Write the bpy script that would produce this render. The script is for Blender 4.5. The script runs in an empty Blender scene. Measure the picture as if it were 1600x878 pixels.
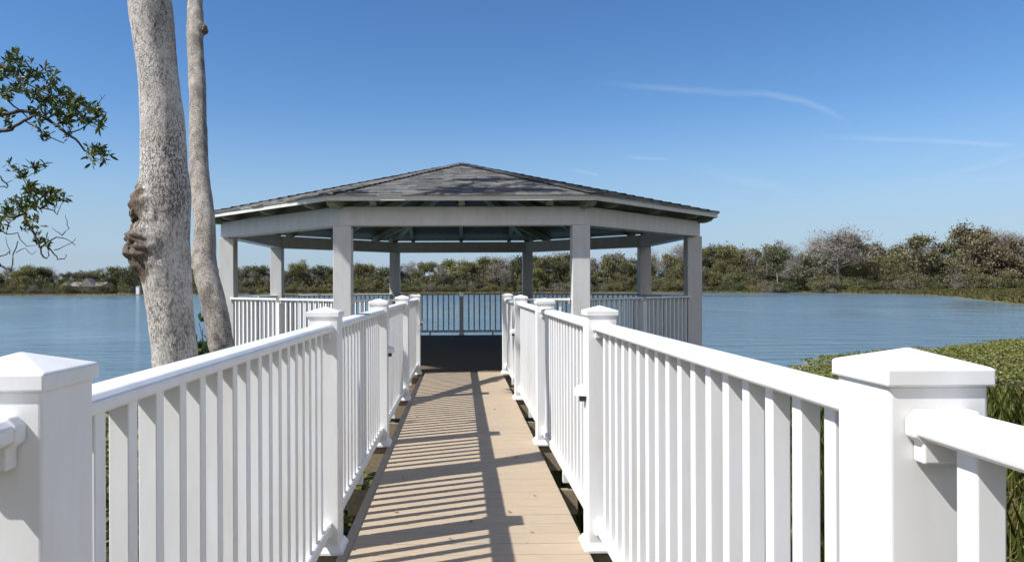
import bpy, bmesh, math, random
import numpy as np
from mathutils import Vector, Matrix, noise

random.seed(7)
rng = np.random.default_rng(11)
sc = bpy.context.scene
COL = sc.collection
R = math.radians

# ------------------------------------------------------------------ camera
F, YAW, PX, PY, CAMX, CAMH, ROLL = 1133.0, .0144, 735.8, 447.5, -.011, 1.19, -.0038
cam = bpy.data.cameras.new('camera')
cam.sensor_width = 36
cam.lens = F / 1600 * 36
cam.shift_x = (800 - PX) / 1600
cam.shift_y = (PY - 439) / 1600
cam.clip_start = .02
cam.clip_end = 6000
camo = bpy.data.objects.new('camera', cam)
COL.objects.link(camo)
camo.location = (CAMX, 0, CAMH)
camo.rotation_euler = (Matrix.Rotation(-YAW, 3, 'Z') @ Matrix.Rotation(R(90), 3, 'X') @ Matrix.Rotation(ROLL, 3, 'Z')).to_euler()
sc.camera = camo

# ------------------------------------------------------------------ light
LDIR = Vector((.8, .33, -1.0)).normalized()          # the way sunlight travels
sun = bpy.data.lights.new('sun', 'SUN')
sun.energy = 5.0
sun.angle = R(.53)
sun.color = (1, .98, .945)
suno = bpy.data.objects.new('sun', sun)
COL.objects.link(suno)
suno.rotation_euler = LDIR.to_track_quat('-Z', 'Y').to_euler()
suno.location = (-8, -3, 12)

world = bpy.data.worlds.new('World')
sc.world = world
world.use_nodes = True
wt = world.node_tree
wt.nodes.clear()
SKY_STRENGTH = .095
sky = wt.nodes.new('ShaderNodeTexSky')
sky.sky_type = 'NISHITA'
sky.sun_disc = False
sky.sun_elevation = math.asin(-LDIR.z)
sky.sun_rotation = math.atan2(-LDIR.x, -LDIR.y)
sky.altitude = 0
sky.air_density = 1.0
sky.dust_density = 0.0
sky.ozone_density = 3.0
bg = wt.nodes.new('ShaderNodeBackground')
bg.inputs[1].default_value = SKY_STRENGTH
wo = wt.nodes.new('ShaderNodeOutputWorld')


def M(tree, op, a, b=None, c=None, clamp=False):
    n = tree.nodes.new('ShaderNodeMath')
    n.operation = op
    n.use_clamp = clamp
    for i, v in enumerate((a, b, c)):
        if v is None:
            continue
        if isinstance(v, (int, float)):
            n.inputs[i].default_value = v
        else:
            tree.links.new(v, n.inputs[i])
    return n.outputs[0]


def sstep(tree, x, lo, hi):
    n = tree.nodes.new('ShaderNodeMapRange')
    n.interpolation_type = 'SMOOTHSTEP'
    tree.links.new(x, n.inputs[0])
    n.inputs[1].default_value = lo
    n.inputs[2].default_value = hi
    return n.outputs[0]


# thin cirrus streaks, laid out by compass direction and elevation
tc = wt.nodes.new('ShaderNodeTexCoord')
sx = wt.nodes.new('ShaderNodeSeparateXYZ')
wt.links.new(tc.outputs['Generated'], sx.inputs[0])
ysafe = M(wt, 'MAXIMUM', sx.outputs[1], .05)
cu0 = M(wt, 'DIVIDE', sx.outputs[0], ysafe)
cv0 = M(wt, 'DIVIDE', sx.outputs[2], ysafe)
cmb = wt.nodes.new('ShaderNodeCombineXYZ')
wt.links.new(cu0, cmb.inputs[0])
wt.links.new(cv0, cmb.inputs[1])
nz = wt.nodes.new('ShaderNodeTexNoise')
nz.inputs['Scale'].default_value = 9
nz.inputs['Detail'].default_value = 4
wt.links.new(cmb.outputs[0], nz.inputs['Vector'])
mp = wt.nodes.new('ShaderNodeMapping')
mp.inputs['Scale'].default_value = (6, 60, 1)
mp.inputs['Rotation'].default_value = (0, 0, R(8))
wt.links.new(cmb.outputs[0], mp.inputs[0])
nz2 = wt.nodes.new('ShaderNodeTexNoise')
nz2.inputs['Scale'].default_value = 1
nz2.inputs['Detail'].default_value = 6
wt.links.new(mp.outputs[0], nz2.inputs['Vector'])
cv = M(wt, 'ADD', cv0, M(wt, 'MULTIPLY', M(wt, 'SUBTRACT', nz.outputs[0], .5), .012))
streaks = M(wt, 'MULTIPLY_ADD', nz2.outputs[0], 1.5, -.2, clamp=True)
tot = None
for pts_, w, amp in ((((900, 124), (1000, 137), (1120, 143), (1200, 148), (1255, 158), (1300, 176), (1345, 200)), 8, .42),
                     (((1250, 217), (1340, 216), (1450, 219), (1610, 232)), 6, .45),
                     (((965, 242), (1050, 250)), 4, .35), (((880, 265), (940, 274)), 4, .35),
                     (((1060, 258), (1150, 278), (1240, 302)), 14, .2), (((1420, 288), (1520, 268), (1640, 236)), 10, .2),
                     (((1150, 335), (1400, 305), (1720, 268)), 36, .12)):
    Q = [((u0 - PX) / F + YAW, (PY - v0) / F) for u0, v0 in pts_]
    dmin = None
    for (ax_, ay_), (bx_, by_) in zip(Q, Q[1:]):
        dx, dy = bx_ - ax_, by_ - ay_
        L2 = dx * dx + dy * dy
        pu = M(wt, 'SUBTRACT', cu0, ax_)
        pv = M(wt, 'SUBTRACT', cv, ay_)
        tt_ = M(wt, 'ADD', M(wt, 'MULTIPLY', pu, dx / L2), M(wt, 'MULTIPLY', pv, dy / L2), clamp=True)
        ex = M(wt, 'SUBTRACT', pu, M(wt, 'MULTIPLY', tt_, dx))
        ey = M(wt, 'SUBTRACT', pv, M(wt, 'MULTIPLY', tt_, dy))
        d_ = M(wt, 'SQRT', M(wt, 'ADD', M(wt, 'MULTIPLY', ex, ex), M(wt, 'MULTIPLY', ey, ey)))
        dmin = d_ if dmin is None else M(wt, 'MINIMUM', dmin, d_)
    a0, a1 = Q[0][0], Q[-1][0]
    e = M(wt, 'MULTIPLY', sstep(wt, cu0, a0, a0 + (a1 - a0) * .45), M(wt, 'SUBTRACT', 1, sstep(wt, cu0, a1 - (a1 - a0) * .12, a1)))
    f_ = M(wt, 'MULTIPLY', M(wt, 'MULTIPLY', e, M(wt, 'SUBTRACT', 1, sstep(wt, dmin, 0, w / F))), amp)
    tot = f_ if tot is None else M(wt, 'MAXIMUM', tot, f_)
tot = M(wt, 'MULTIPLY', M(wt, 'MULTIPLY', tot, streaks), .46)
tot = M(wt, 'MULTIPLY', tot, M(wt, 'GREATER_THAN', sx.outputs[1], .06))
gain = wt.nodes.new('ShaderNodeMix')
gain.data_type = 'RGBA'
gain.blend_type = 'MIX'
wt.links.new(tot, gain.inputs[0])
hsv = wt.nodes.new('ShaderNodeHueSaturation')
hsv.inputs['Hue'].default_value = .506
hsv.inputs['Saturation'].default_value = 1.24
hsv.inputs['Value'].default_value = 1.04
wt.links.new(sky.outputs[0], hsv.inputs['Color'])
# paler, bluer air low over the horizon
low = wt.nodes.new('ShaderNodeMix')
low.data_type = 'RGBA'
wt.links.new(M(wt, 'MULTIPLY', M(wt, 'SUBTRACT', 1, sstep(wt, sx.outputs[2], .0, .24)), .85), low.inputs[0])
wt.links.new(hsv.outputs[0], low.inputs[6])
low.inputs[7].default_value = (2.65, 3.65, 5.1, 1)
wt.links.new(low.outputs[2], gain.inputs[6])
gain.inputs[7].default_value = (6.5, 7.0, 7.6, 1)
# broken white clouds added behind the viewer, unseen, to fill shade with neutral light
nz3 = wt.nodes.new('ShaderNodeTexNoise')
nz3.inputs['Scale'].default_value = 3.2
nz3.inputs['Detail'].default_value = 6
wt.links.new(tc.outputs['Generated'], nz3.inputs['Vector'])
cl = M(wt, 'MULTIPLY', sstep(wt, nz3.outputs[0], .40, .56), sstep(wt, M(wt, 'MULTIPLY', sx.outputs[1], -1), -.05, .3))
cl = M(wt, 'MULTIPLY', cl, sstep(wt, sx.outputs[2], -.02, .08))
cl = M(wt, 'MULTIPLY', cl, M(wt, 'SUBTRACT', 1, sstep(wt, sx.outputs[2], .45, .8)))
fill_cloud = wt.nodes.new('ShaderNodeMix')
fill_cloud.data_type = 'RGBA'
wt.links.new(M(wt, 'MULTIPLY', cl, .95), fill_cloud.inputs[0])
wt.links.new(gain.outputs[2], fill_cloud.inputs[6])
fill_cloud.inputs[7].default_value = (10.5, 9.8, 9.0, 1)
wt.links.new(fill_cloud.outputs[2], bg.inputs[0])
wt.links.new(bg.outputs[0], wo.inputs[0])

sc.view_settings.view_transform = 'Standard'
sc.view_settings.look = 'None'
sc.view_settings.gamma = 1
sc.view_settings.use_curve_mapping = False
sc.view_settings.exposure = 0.45
sc.cycles.max_bounces = 8
sc.cycles.sample_clamp_indirect = 6


def at(u, v, d):
    """world point seen at photo pixel (u, v) at depth d, used only to measure real positions"""
    v = v - ROLL * (u - 800)
    u = u + ROLL * (v - 440)
    xr = (u - PX) / F * d
    return Vector((CAMX + d * math.sin(YAW) + xr * math.cos(YAW), d * math.cos(YAW) - xr * math.sin(YAW), CAMH - (v - PY) / F * d))


# ------------------------------------------------------------------ materials
def mat(name):
    m = bpy.data.materials.new(name)
    m.use_nodes = True
    t = m.node_tree
    b = t.nodes['Principled BSDF']
    return m, t, b


def N(t, kind, **kw):
    n = t.nodes.new(kind)
    for k, v in kw.items():
        if k in n.inputs:
            n.inputs[k].default_value = v
        else:
            setattr(n, k, v)
    return n


def ramp(t, fac, stops):
    n = t.nodes.new('ShaderNodeValToRGB')
    el = n.color_ramp.elements
    while len(el) < len(stops):
        el.new(.5)
    for e, (p, c) in zip(el, stops):
        e.position = p
        e.color = (*c, 1) if len(c) == 3 else c
    t.links.new(fac, n.inputs[0])
    return n.outputs[0]


def objco(t, scale=(1, 1, 1)):
    c = t.nodes.new('ShaderNodeTexCoord')
    m = t.nodes.new('ShaderNodeMapping')
    m.inputs['Scale'].default_value = scale
    t.links.new(c.outputs['Object'], m.inputs[0])
    return m.outputs[0]


def worldco(t, scale=(1, 1, 1)):
    c = t.nodes.new('ShaderNodeNewGeometry')
    m = t.nodes.new('ShaderNodeMapping')
    m.inputs['Scale'].default_value = scale
    t.links.new(c.outputs['Position'], m.inputs[0])
    return m.outputs[0]


def noisetex(t, vec, scale, detail=4, rough=.55):
    n = N(t, 'ShaderNodeTexNoise', Scale=scale, Detail=detail, Roughness=rough)
    t.links.new(vec, n.inputs['Vector'])
    return n.outputs[0]


def bump(t, b, h, strength, dist):
    n = N(t, 'ShaderNodeBump', Strength=strength, Distance=dist)
    t.links.new(h, n.inputs['Height'])
    t.links.new(n.outputs[0], b.inputs['Normal'])


def mixc(t, fac, a, bb, mode='MIX'):
    n = t.nodes.new('ShaderNodeMix')
    n.data_type = 'RGBA'
    n.blend_type = mode
    for i, v in ((0, fac), (6, a), (7, bb)):
        if isinstance(v, (int, float)):
            n.inputs[i].default_value = v
        elif isinstance(v, tuple):
            n.inputs[i].default_value = (*v, 1)
        else:
            t.links.new(v, n.inputs[i])
    return n.outputs[2]


def paint(name, c, rough, dirt, vscale=(1, 1, .25), bumpd=.0004):
    m, t, b = mat(name)
    v = worldco(t, vscale)
    n = noisetex(t, v, 7, 6, .65)
    n2 = noisetex(t, worldco(t), 55, 3)
    d = tuple(x * dirt for x in (c[0], c[1] * .985, c[2] * .95))
    col = ramp(t, n, [(.35, d), (.6, c)])
    t.links.new(col, b.inputs['Base Color'])
    r = M(t, 'MULTIPLY_ADD', n, .22, rough - .1)
    t.links.new(r, b.inputs['Roughness'])
    bump(t, b, n2, .25, bumpd)
    return m


VINYL = paint('white_vinyl', (.765, .768, .768), .36, .90)
GREYP = paint('pale_grey_paint', (.64, .64, .635), .55, .9)
FASC = paint('fascia_paint', (.64, .63, .60), .5, .9)
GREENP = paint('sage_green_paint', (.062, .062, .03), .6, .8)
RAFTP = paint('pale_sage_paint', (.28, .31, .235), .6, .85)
RAILG = VINYL

# composite deck boards
DECK, t, b = mat('tan_composite_boards')
v = objco(t)
sp = N(t, 'ShaderNodeSeparateXYZ')
t.links.new(v, sp.inputs[0])
row = M(t, 'FLOOR', M(t, 'DIVIDE', sp.outputs[1], .14))
wn = N(t, 'ShaderNodeTexWhiteNoise', noise_dimensions='1D')
t.links.new(row, wn.inputs['W'])
gr = noisetex(t, objco(t, (3, 60, 1)), 3, 6, .7)
st = noisetex(t, objco(t), 2.3, 6, .6)
sp2 = noisetex(t, objco(t), 45, 3, .6)
c1 = ramp(t, gr, [(.3, (.345, .265, .178)), (.7, (.465, .365, .255))])
c2 = mixc(t, M(t, 'MULTIPLY', wn.outputs[0], .3), c1, (.34, .27, .19))
c3 = mixc(t, sstep(t, st, .5, .75), c2, (.34, .275, .205))
c4 = mixc(t, M(t, 'MULTIPLY', sstep(t, sp2, .64, .72), .5), c3, (.2, .15, .10))
t.links.new(c4, b.inputs['Base Color'])
b.inputs['Roughness'].default_value = .62
bump(t, b, gr, .35, .0015)

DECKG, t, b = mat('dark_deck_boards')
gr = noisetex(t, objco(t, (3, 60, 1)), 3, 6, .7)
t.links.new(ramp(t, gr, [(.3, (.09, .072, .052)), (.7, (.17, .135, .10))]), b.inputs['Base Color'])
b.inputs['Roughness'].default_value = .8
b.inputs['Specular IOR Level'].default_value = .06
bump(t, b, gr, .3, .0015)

WOOD, t, b = mat('treated_lumber')
gr = noisetex(t, objco(t, (30, 3, 30)), 2, 5, .6)
t.links.new(ramp(t, gr, [(.3, (.19, .145, .09)), (.7, (.33, .26, .17))]), b.inputs['Base Color'])
b.inputs['Roughness'].default_value = .8
bump(t, b, gr, .4, .002)

# shingles: uv.x = metres along the course, uv.y = course number
SHING, t, b = mat('asphalt_shingles')
uv = t.nodes.new('ShaderNodeUVMap')
sp = N(t, 'ShaderNodeSeparateXYZ')
t.links.new(uv.outputs[0], sp.inputs[0])
cr = N(t, 'ShaderNodeTexWhiteNoise', noise_dimensions='1D')
crow = M(t, 'FLOOR', M(t, 'ADD', sp.outputs[1], .5))
t.links.new(crow, cr.inputs['W'])
cell = M(t, 'FLOOR', M(t, 'ADD', M(t, 'DIVIDE', sp.outputs[0], .15), M(t, 'MULTIPLY', cr.outputs[0], 9)))
cm = N(t, 'ShaderNodeCombineXYZ')
t.links.new(cell, cm.inputs[0])
t.links.new(crow, cm.inputs[1])
wn = N(t, 'ShaderNodeTexWhiteNoise', noise_dimensions='2D')
t.links.new(cm.outputs[0], wn.inputs['Vector'])
cc = ramp(t, wn.outputs[0], [(0, (.10, .097, .094)), (.45, (.165, .161, .157)), (.8, (.225, .22, .214)), (1, (.29, .283, .275))])
g2 = noisetex(t, worldco(t), 160, 2, .6)
cc = mixc(t, .6, cc, ramp(t, g2, [(.3, (.35, .35, .35)), (.7, (1, 1, 1))]), 'MULTIPLY')
g3 = noisetex(t, worldco(t), 1.3, 4)
cc = mixc(t, M(t, 'MULTIPLY', sstep(t, g3, .45, .7), .4), cc, (.08, .075, .07))
t.links.new(cc, b.inputs['Base Color'])
b.inputs['Roughness'].default_value = .92
bump(t, b, g2, .6, .004)


def bark(name, light, mid, dark, sc1=1.0, patch=(.32, .22, .13), scars=()):
    m, t, b = mat(name)
    v = worldco(t, (1, 1, .7))
    a = noisetex(t, v, 6 * sc1, 6, .65)
    f = noisetex(t, worldco(t, (1, 1, .8)), 42 * sc1, 5, .7)
    vo = N(t, 'ShaderNodeTexVoronoi', Scale=60 * sc1, feature='F1')
    t.links.new(v, vo.inputs['Vector'])
    crk = N(t, 'ShaderNodeTexVoronoi', Scale=21 * sc1, feature='DISTANCE_TO_EDGE')
    wv = mixc(t, .12, v, noise_col(t, v, 9), 'ADD')
    t.links.new(wv, crk.inputs['Vector'])
    plate = noisetex(t, worldco(t, (1, 1, .45)), 3.4 * sc1, 3, .5)
    c = ramp(t, a, [(.32, mid), (.52, light), (.75, tuple(min(1, x * 1.15) for x in light))])
    big = noisetex(t, worldco(t, (1, 1, .35)), 1.9 * sc1, 5, .65)
    c = mixc(t, M(t, 'MULTIPLY', sstep(t, big, .50, .68), .55), c, tuple(x * .55 for x in mid))
    f2 = noisetex(t, worldco(t, (1, 1, .45)), 85 * sc1, 5, .75)
    f3 = noisetex(t, worldco(t, (1.3, 1.3, .5)), 26 * sc1, 5, .7)
    rough = sstep(t, plate, .58, .42)
    c = mixc(t, M(t, 'MULTIPLY', M(t, 'MULTIPLY', sstep(t, f2, .475, .545), M(t, 'MULTIPLY_ADD', rough, .6, .35)), .95), c, dark)
    c = mixc(t, M(t, 'MULTIPLY', sstep(t, f3, .54, .62), .6), c, dark)
    ck = M(t, 'SUBTRACT', 1, sstep(t, crk.outputs['Distance'], .0, .045))
    ck = M(t, 'MULTIPLY', ck, sstep(t, big, .48, .60))
    c = mixc(t, M(t, 'MULTIPLY', ck, .38), c, dark)
    pt = noisetex(t, worldco(t, (1, 1, .8)), 3.1, 3)
    c = mixc(t, M(t, 'MULTIPLY', sstep(t, pt, .66, .74), .55), c, patch)
    gp = t.nodes.new('ShaderNodeNewGeometry')
    for ctr, size in scars:
        vm = N(t, 'ShaderNodeVectorMath', operation='SUBTRACT')
        t.links.new(gp.outputs['Position'], vm.inputs[0])
        vm.inputs[1].default_value = ctr
        vs = N(t, 'ShaderNodeVectorMath', operation='DIVIDE')
        t.links.new(vm.outputs[0], vs.inputs[0])
        vs.inputs[1].default_value = size
        vl = N(t, 'ShaderNodeVectorMath', operation='LENGTH')
        t.links.new(vs.outputs[0], vl.inputs[0])
        dd = M(t, 'ADD', vl.outputs['Value'], M(t, 'MULTIPLY', M(t, 'SUBTRACT', f3, .5), 1.6))
        k_ = M(t, 'SUBTRACT', 1, sstep(t, dd, .80, 1.12))
        c = mixc(t, M(t, 'MULTIPLY', k_, .92), c, ramp(t, f2, [(.38, (.03, .02, .013)), (.52, (.12, .08, .05)), (.66, (.32, .25, .18))]))
    t.links.new(c, b.inputs['Base Color'])
    b.inputs['Roughness'].default_value = .9
    h = M(t, 'ADD', M(t, 'MULTIPLY', f2, -.7), M(t, 'ADD', M(t, 'MULTIPLY', f3, -.6), M(t, 'MULTIPLY', ck, -.5)))
    bump(t, b, h, 1.0, .014)
    return m


def noise_col(t, vec, scale):
    n = N(t, 'ShaderNodeTexNoise', Scale=scale, Detail=3)
    t.links.new(vec, n.inputs['Vector'])
    return n.outputs['Color']


BARK1 = bark('mottled_pale_bark', (.66, .61, .56), (.47, .43, .385), (.10, .085, .072), 1.35, scars=[(at(203, 322, 3.94), (.105, .16, .145)), (at(208, 392, 3.93), (.135, .17, .135)), (at(222, 424, 3.92), (.06, .1, .07))])
BARK2 = bark('grey_bark', (.48, .43, .37), (.28, .245, .205), (.07, .058, .047), 1.9)
BARKF = bark('far_bark', (.24, .21, .18), (.16, .14, .12), (.07, .06, .05), .3)
BARKP = bark('far_pale_bark', (.42, .385, .34), (.30, .27, .24), (.12, .10, .09), .3)
BURL, t, b = mat('rough_burl_wood')
f = noisetex(t, worldco(t), 48, 6, .75)
t.links.new(ramp(t, f, [(.32, (.05, .034, .023)), (.48, (.18, .128, .085)), (.62, (.38, .31, .24)), (.75, (.5, .45, .39))]), b.inputs['Base Color'])
b.inputs['Roughness'].default_value = .95
bump(t, b, f, 1, .03)
TWIG, t, b = mat('twig_bark')
f = noisetex(t, worldco(t), 60, 3)
t.links.new(ramp(t, f, [(.3, (.035, .026, .02)), (.7, (.11, .09, .07))]), b.inputs['Base Color'])
b.inputs['Roughness'].default_value = .9


def leafmat(name, stops, rough=.45, trans=.25, spec=.4):
    m, t, b = mat(name)
    g = t.nodes.new('ShaderNodeNewGeometry')
    c = ramp(t, g.outputs['Random Per Island'], stops)
    n = noisetex(t, g.outputs['Position'], 3, 3)
    t.links.new(c, b.inputs['Base Color'])
    b.inputs['Roughness'].default_value = rough
    b.inputs['Specular IOR Level'].default_value = spec
    tr = t.nodes.new('ShaderNodeBsdfTranslucent')
    br = mixc(t, 1.0, c, (1.3, 1.5, .6), 'MULTIPLY')
    t.links.new(br, tr.inputs[0])
    mx = t.nodes.new('ShaderNodeMixShader')
    mx.inputs[0].default_value = trans
    t.links.new(b.outputs[0], mx.inputs[1])
    t.links.new(tr.outputs[0], mx.inputs[2])
    t.links.new(mx.outputs[0], t.nodes['Material Output'].inputs[0])
    return m


LEAF = leafmat('glossy_leaf', [(0, (.022, .040, .012)), (.5, (.05, .078, .018)), (.8, (.10, .125, .028)), (.93, (.17, .155, .035)), (1, (.2, .13, .04))], .5, .22, .35)
SHRUB = leafmat('shrub_leaf', [(0, (.02, .045, .012)), (.6, (.05, .10, .02)), (1, (.10, .15, .03))], .4, .22, .5)
MATL = leafmat('marsh_leaf', [(0, (.055, .062, .010)), (.4, (.115, .12, .020)), (.72, (.18, .18, .042)), (.92, (.29, .275, .10)), (1, (.20, .14, .06))], .48, .2, .3)
GRASS = leafmat('marsh_grass', [(0, (.07, .092, .016)), (.5, (.15, .175, .034)), (.8, (.235, .235, .06)), (1, (.36, .30, .14))], .5, .3)
BRUSH = leafmat('dry_brush', [(0, (.07, .035, .025)), (.5, (.15, .08, .055)), (1, (.32, .24, .17))], .8, .05, .2)
REED = leafmat('shore_reed', [(0, (.09, .085, .032)), (.5, (.17, .14, .055)), (1, (.28, .21, .09))], .7, .2, .2)
F_OLIVE = leafmat('far_olive', [(0, (.068, .070, .032)), (.5, (.135, .130, .062)), (1, (.215, .20, .105))], .7, .15, .2)
F_YEL = leafmat('far_yellow_green', [(0, (.095, .098, .038)), (.5, (.175, .168, .068)), (1, (.25, .235, .115))], .7, .2, .2)
F_DARK = leafmat('far_dark_green', [(0, (.042, .048, .024)), (.5, (.082, .090, .045)), (1, (.14, .145, .08))], .7, .12, .2)
F_BROWN = leafmat('far_grey_brown', [(0, (.085, .074, .056)), (.5, (.165, .145, .112)), (1, (.26, .235, .19))], .8, .1, .2)
F_RUST = leafmat('far_rust', [(0, (.085, .066, .040)), (.5, (.16, .128, .078)), (1, (.24, .20, .13))], .8, .1, .2)
F_BARE = leafmat('far_bare_twigs', [(0, (.15, .125, .105)), (.6, (.25, .22, .195)), (1, (.36, .33, .30))], .9, .0, .2)

MUD, t, b = mat('marsh_ground')
n = noisetex(t, worldco(t), 2.5, 6)
n2 = noisetex(t, worldco(t), 30, 4)
c = ramp(t, n, [(.3, (.03, .03, .014)), (.6, (.055, .06, .02)), (.8, (.08, .062, .035))])
t.links.new(mixc(t, .5, c, ramp(t, n2, [(.3, (.3, .3, .3)), (.7, (1, 1, 1))]), 'MULTIPLY'), b.inputs['Base Color'])
b.inputs['Roughness'].default_value = .95
bump(t, b, n2, .8, .05)

FARG, t, b = mat('far_marsh_ground')
n = noisetex(t, worldco(t, (1, .35, 1)), .12, 6)
t.links.new(ramp(t, n, [(.35, (.06, .058, .022)), (.55, (.11, .092, .036)), (.7, (.17, .125, .055))]), b.inputs['Base Color'])
b.inputs['Roughness'].default_value = .95

WATER, t, b = mat('lake_water')
b.inputs['Base Color'].default_value = (.135, .215, .27, 1)
b.inputs['Roughness'].default_value = .1
b.inputs['IOR'].default_value = 1.33
w1 = noisetex(t, worldco(t, (.22, .8, 1)), 1.5, 4, .55)
w2 = noisetex(t, worldco(t, (.6, 1.5, 1)), 6.0, 3, .6)
w3 = noisetex(t, worldco(t, (.035, .022, 1)), 1.0, 4, .6)
h = M(t, 'ADD', M(t, 'MULTIPLY', w1, .95), M(t, 'MULTIPLY', w2, .16))
h = M(t, 'MULTIPLY', h, M(t, 'MULTIPLY_ADD', sstep(t, w3, .38, .60), .95, .13))
bump(t, b, h, 1.0, .30)

DRYL = leafmat('fallen_leaf_brown', [(0, (.16, .075, .03)), (.5, (.26, .14, .06)), (1, (.36, .22, .11))], .7, .15, .3)
DARKP, t, b = mat('dark_lens')
b.inputs['Base Color'].default_value = (.05, .05, .05, 1)
b.inputs['Roughness'].default_value = .3
ROOFH = paint('house_roof_grey', (.20, .185, .17), .8, .8)
WALLH = paint('house_wall_beige', (.26, .22, .17), .8, .85)
WHITEH = paint('white_shed_paint', (.72, .72, .70), .6, .9)
GLASSH, t, b = mat('dark_window_glass')
b.inputs['Base Color'].default_value = (.03, .04, .05, 1)
b.inputs['Roughness'].default_value = .1


# ------------------------------------------------------------------ mesh helpers
class MB:
    def __init__(s):
        s.v, s.f, s.uv = [], [], None

    def quad(s, *p):
        i = len(s.v)
        s.v += [tuple(q) for q in p]
        s.f.append(tuple(range(i, i + len(p))))

    def box(s, x0, x1, y0, y1, z0, z1):
        i = len(s.v)
        s.v += [(x, y, z) for z in (z0, z1) for y in (y0, y1) for x in (x0, x1)]
        s.f += [tuple(i + k for k in q) for q in ((0, 2, 3, 1), (4, 5, 7, 6), (0, 1, 5, 4), (2, 6, 7, 3), (0, 4, 6, 2), (1, 3, 7, 5))]

    def prism(s, poly, fn, a, b):
        """poly of (p,q); fn(p,q,w) -> xyz; from w=a to w=b"""
        i = len(s.v)
        n = len(poly)
        s.v += [fn(p, q, a) for p, q in poly] + [fn(p, q, b) for p, q in poly]
        s.f.append(tuple(range(i + n - 1, i - 1, -1)))
        s.f.append(tuple(range(i + n, i + 2 * n)))
        for k in range(n):
            l = (k + 1) % n
            s.f.append((i + k, i + l, i + n + l, i + n + k))

    def tube(s, pts, rad, n=8, cap=True):
        pts = [Vector(p) for p in pts]
        i0 = len(s.v)
        up = Vector((.13, .21, .97)).normalized()
        for k, p in enumerate(pts):
            d = (pts[min(k + 1, len(pts) - 1)] - pts[max(k - 1, 0)]).normalized()
            a = d.cross(up if abs(d.dot(up)) < .95 else Vector((1, 0, 0))).normalized()
            bb = d.cross(a)
            r = rad[k] if hasattr(rad, '__len__') else rad
            for j in range(n):
                an = 2 * math.pi * j / n
                s.v.append(tuple(p + a * (r * math.cos(an)) + bb * (r * math.sin(an))))
        for k in range(len(pts) - 1):
            for j in range(n):
                l = (j + 1) % n
                s.f.append((i0 + k * n + j, i0 + k * n + l, i0 + (k + 1) * n + l, i0 + (k + 1) * n + j))
        if cap:
            s.f.append(tuple(i0 + j for j in range(n - 1, -1, -1)))
            e = i0 + (len(pts) - 1) * n
            s.f.append(tuple(e + j for j in range(n)))

    def mesh(s, name, m, bevel=0, smooth=False, fix=True, seg=2):
        me = bpy.data.meshes.new(name)
        me.from_pydata(s.v, [], s.f)
        if fix or bevel:
            bm = bmesh.new()
            bm.from_mesh(me)
            if fix:
                bmesh.ops.recalc_face_normals(bm, faces=bm.faces)
            if bevel:
                ed = [e for e in bm.edges if e.is_manifold and e.calc_face_angle(0) > .3]
                bmesh.ops.bevel(bm, geom=ed, offset=bevel, segments=seg, profile=.5, affect='EDGES', clamp_overlap=True)
            bm.to_mesh(me)
            bm.free()
        me.materials.append(m)
        if smooth:
            me.polygons.foreach_set('use_smooth', [True] * len(me.polygons))
        return me

    def build(s, name, m, parent=None, bevel=0, smooth=False, fix=True, loc=(0, 0, 0)):
        return link(name, s.mesh(name, m, bevel, smooth, fix), parent, loc)


def link(name, me, parent=None, loc=(0, 0, 0), rot=(0, 0, 0), scale=(1, 1, 1)):
    o = bpy.data.objects.new(name, me)
    COL.objects.link(o)
    o.parent = parent
    o.location = loc
    o.rotation_euler = rot
    o.scale = scale
    return o


def thing(name, label, cat, loc=(0, 0, 0), rz=0, group=None):
    o = bpy.data.objects.new(name, None)
    o.empty_display_size = .2
    COL.objects.link(o)
    o.location = loc
    o.rotation_euler = (0, 0, rz)
    return tag(o, label, cat, group)


def tag(o, label, cat, group=None, kind=None):
    o['label'] = label
    o['category'] = cat
    if group:
        o['group'] = group
    if kind:
        o['kind'] = kind
    return o


def poly_mesh(name, V, m):
    """V: (n, k, 3) array of n separate k-gons"""
    n, k = V.shape[:2]
    me = bpy.data.meshes.new(name)
    me.vertices.add(n * k)
    me.vertices.foreach_set('co', V.reshape(-1).astype(np.float32))
    me.loops.add(n * k)
    me.loops.foreach_set('vertex_index', np.arange(n * k, dtype=np.int32))
    me.polygons.add(n)
    me.polygons.foreach_set('loop_start', np.arange(0, n * k, k, dtype=np.int32))
    me.update(calc_edges=True)
    me.materials.append(m)
    return me


def unit(a):
    return a / np.maximum(np.linalg.norm(a, axis=-1, keepdims=True), 1e-9)


def leaf_polys(P, D, Nn, L, W, k=6):
    """leaves rooted at P, pointing along D, facing Nn, length L, width W -> hexagonal leaves"""
    D = unit(D)
    S = unit(np.cross(D, Nn))
    prof = [(0, 0), (.3, .42), (.65, .5), (1, 0), (.65, -.5), (.3, -.42)] if k == 6 else [(0, 0), (.5, .5), (1, 0), (.5, -.5)]
    Up = np.cross(S, D)
    out = np.stack([P + D * (L[:, None] * a) + S * (W[:, None] * c) + Up * (abs(c) * W[:, None] * .35 - (L[:, None] * .12 * a * a)) for a, c in prof], axis=1)
    return out


def randdir(n):
    return unit(rng.normal(size=(n, 3)))


def join_mesh(name, parts, mats):
    """one mesh from several meshes, one material slot each"""
    bm = bmesh.new()
    me = bpy.data.meshes.new(name)
    for i, p in enumerate(parts):
        n0 = len(bm.faces)
        bm.from_mesh(p)
        bm.faces.ensure_lookup_table()
        for f in bm.faces[n0:]:
            f.material_index = i
    bm.to_mesh(me)
    bm.free()
    for m in mats:
        me.materials.append(m)
    return me


# ------------------------------------------------------------------ ground and water
WL = -1.0
lake = MB()
lake.quad((-1500, -60, WL), (1500, -60, WL), (1500, 2500, WL), (-1500, 2500, WL))
o = lake.build('lake_water', WATER, fix=False)
o['kind'] = 'structure'

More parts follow.
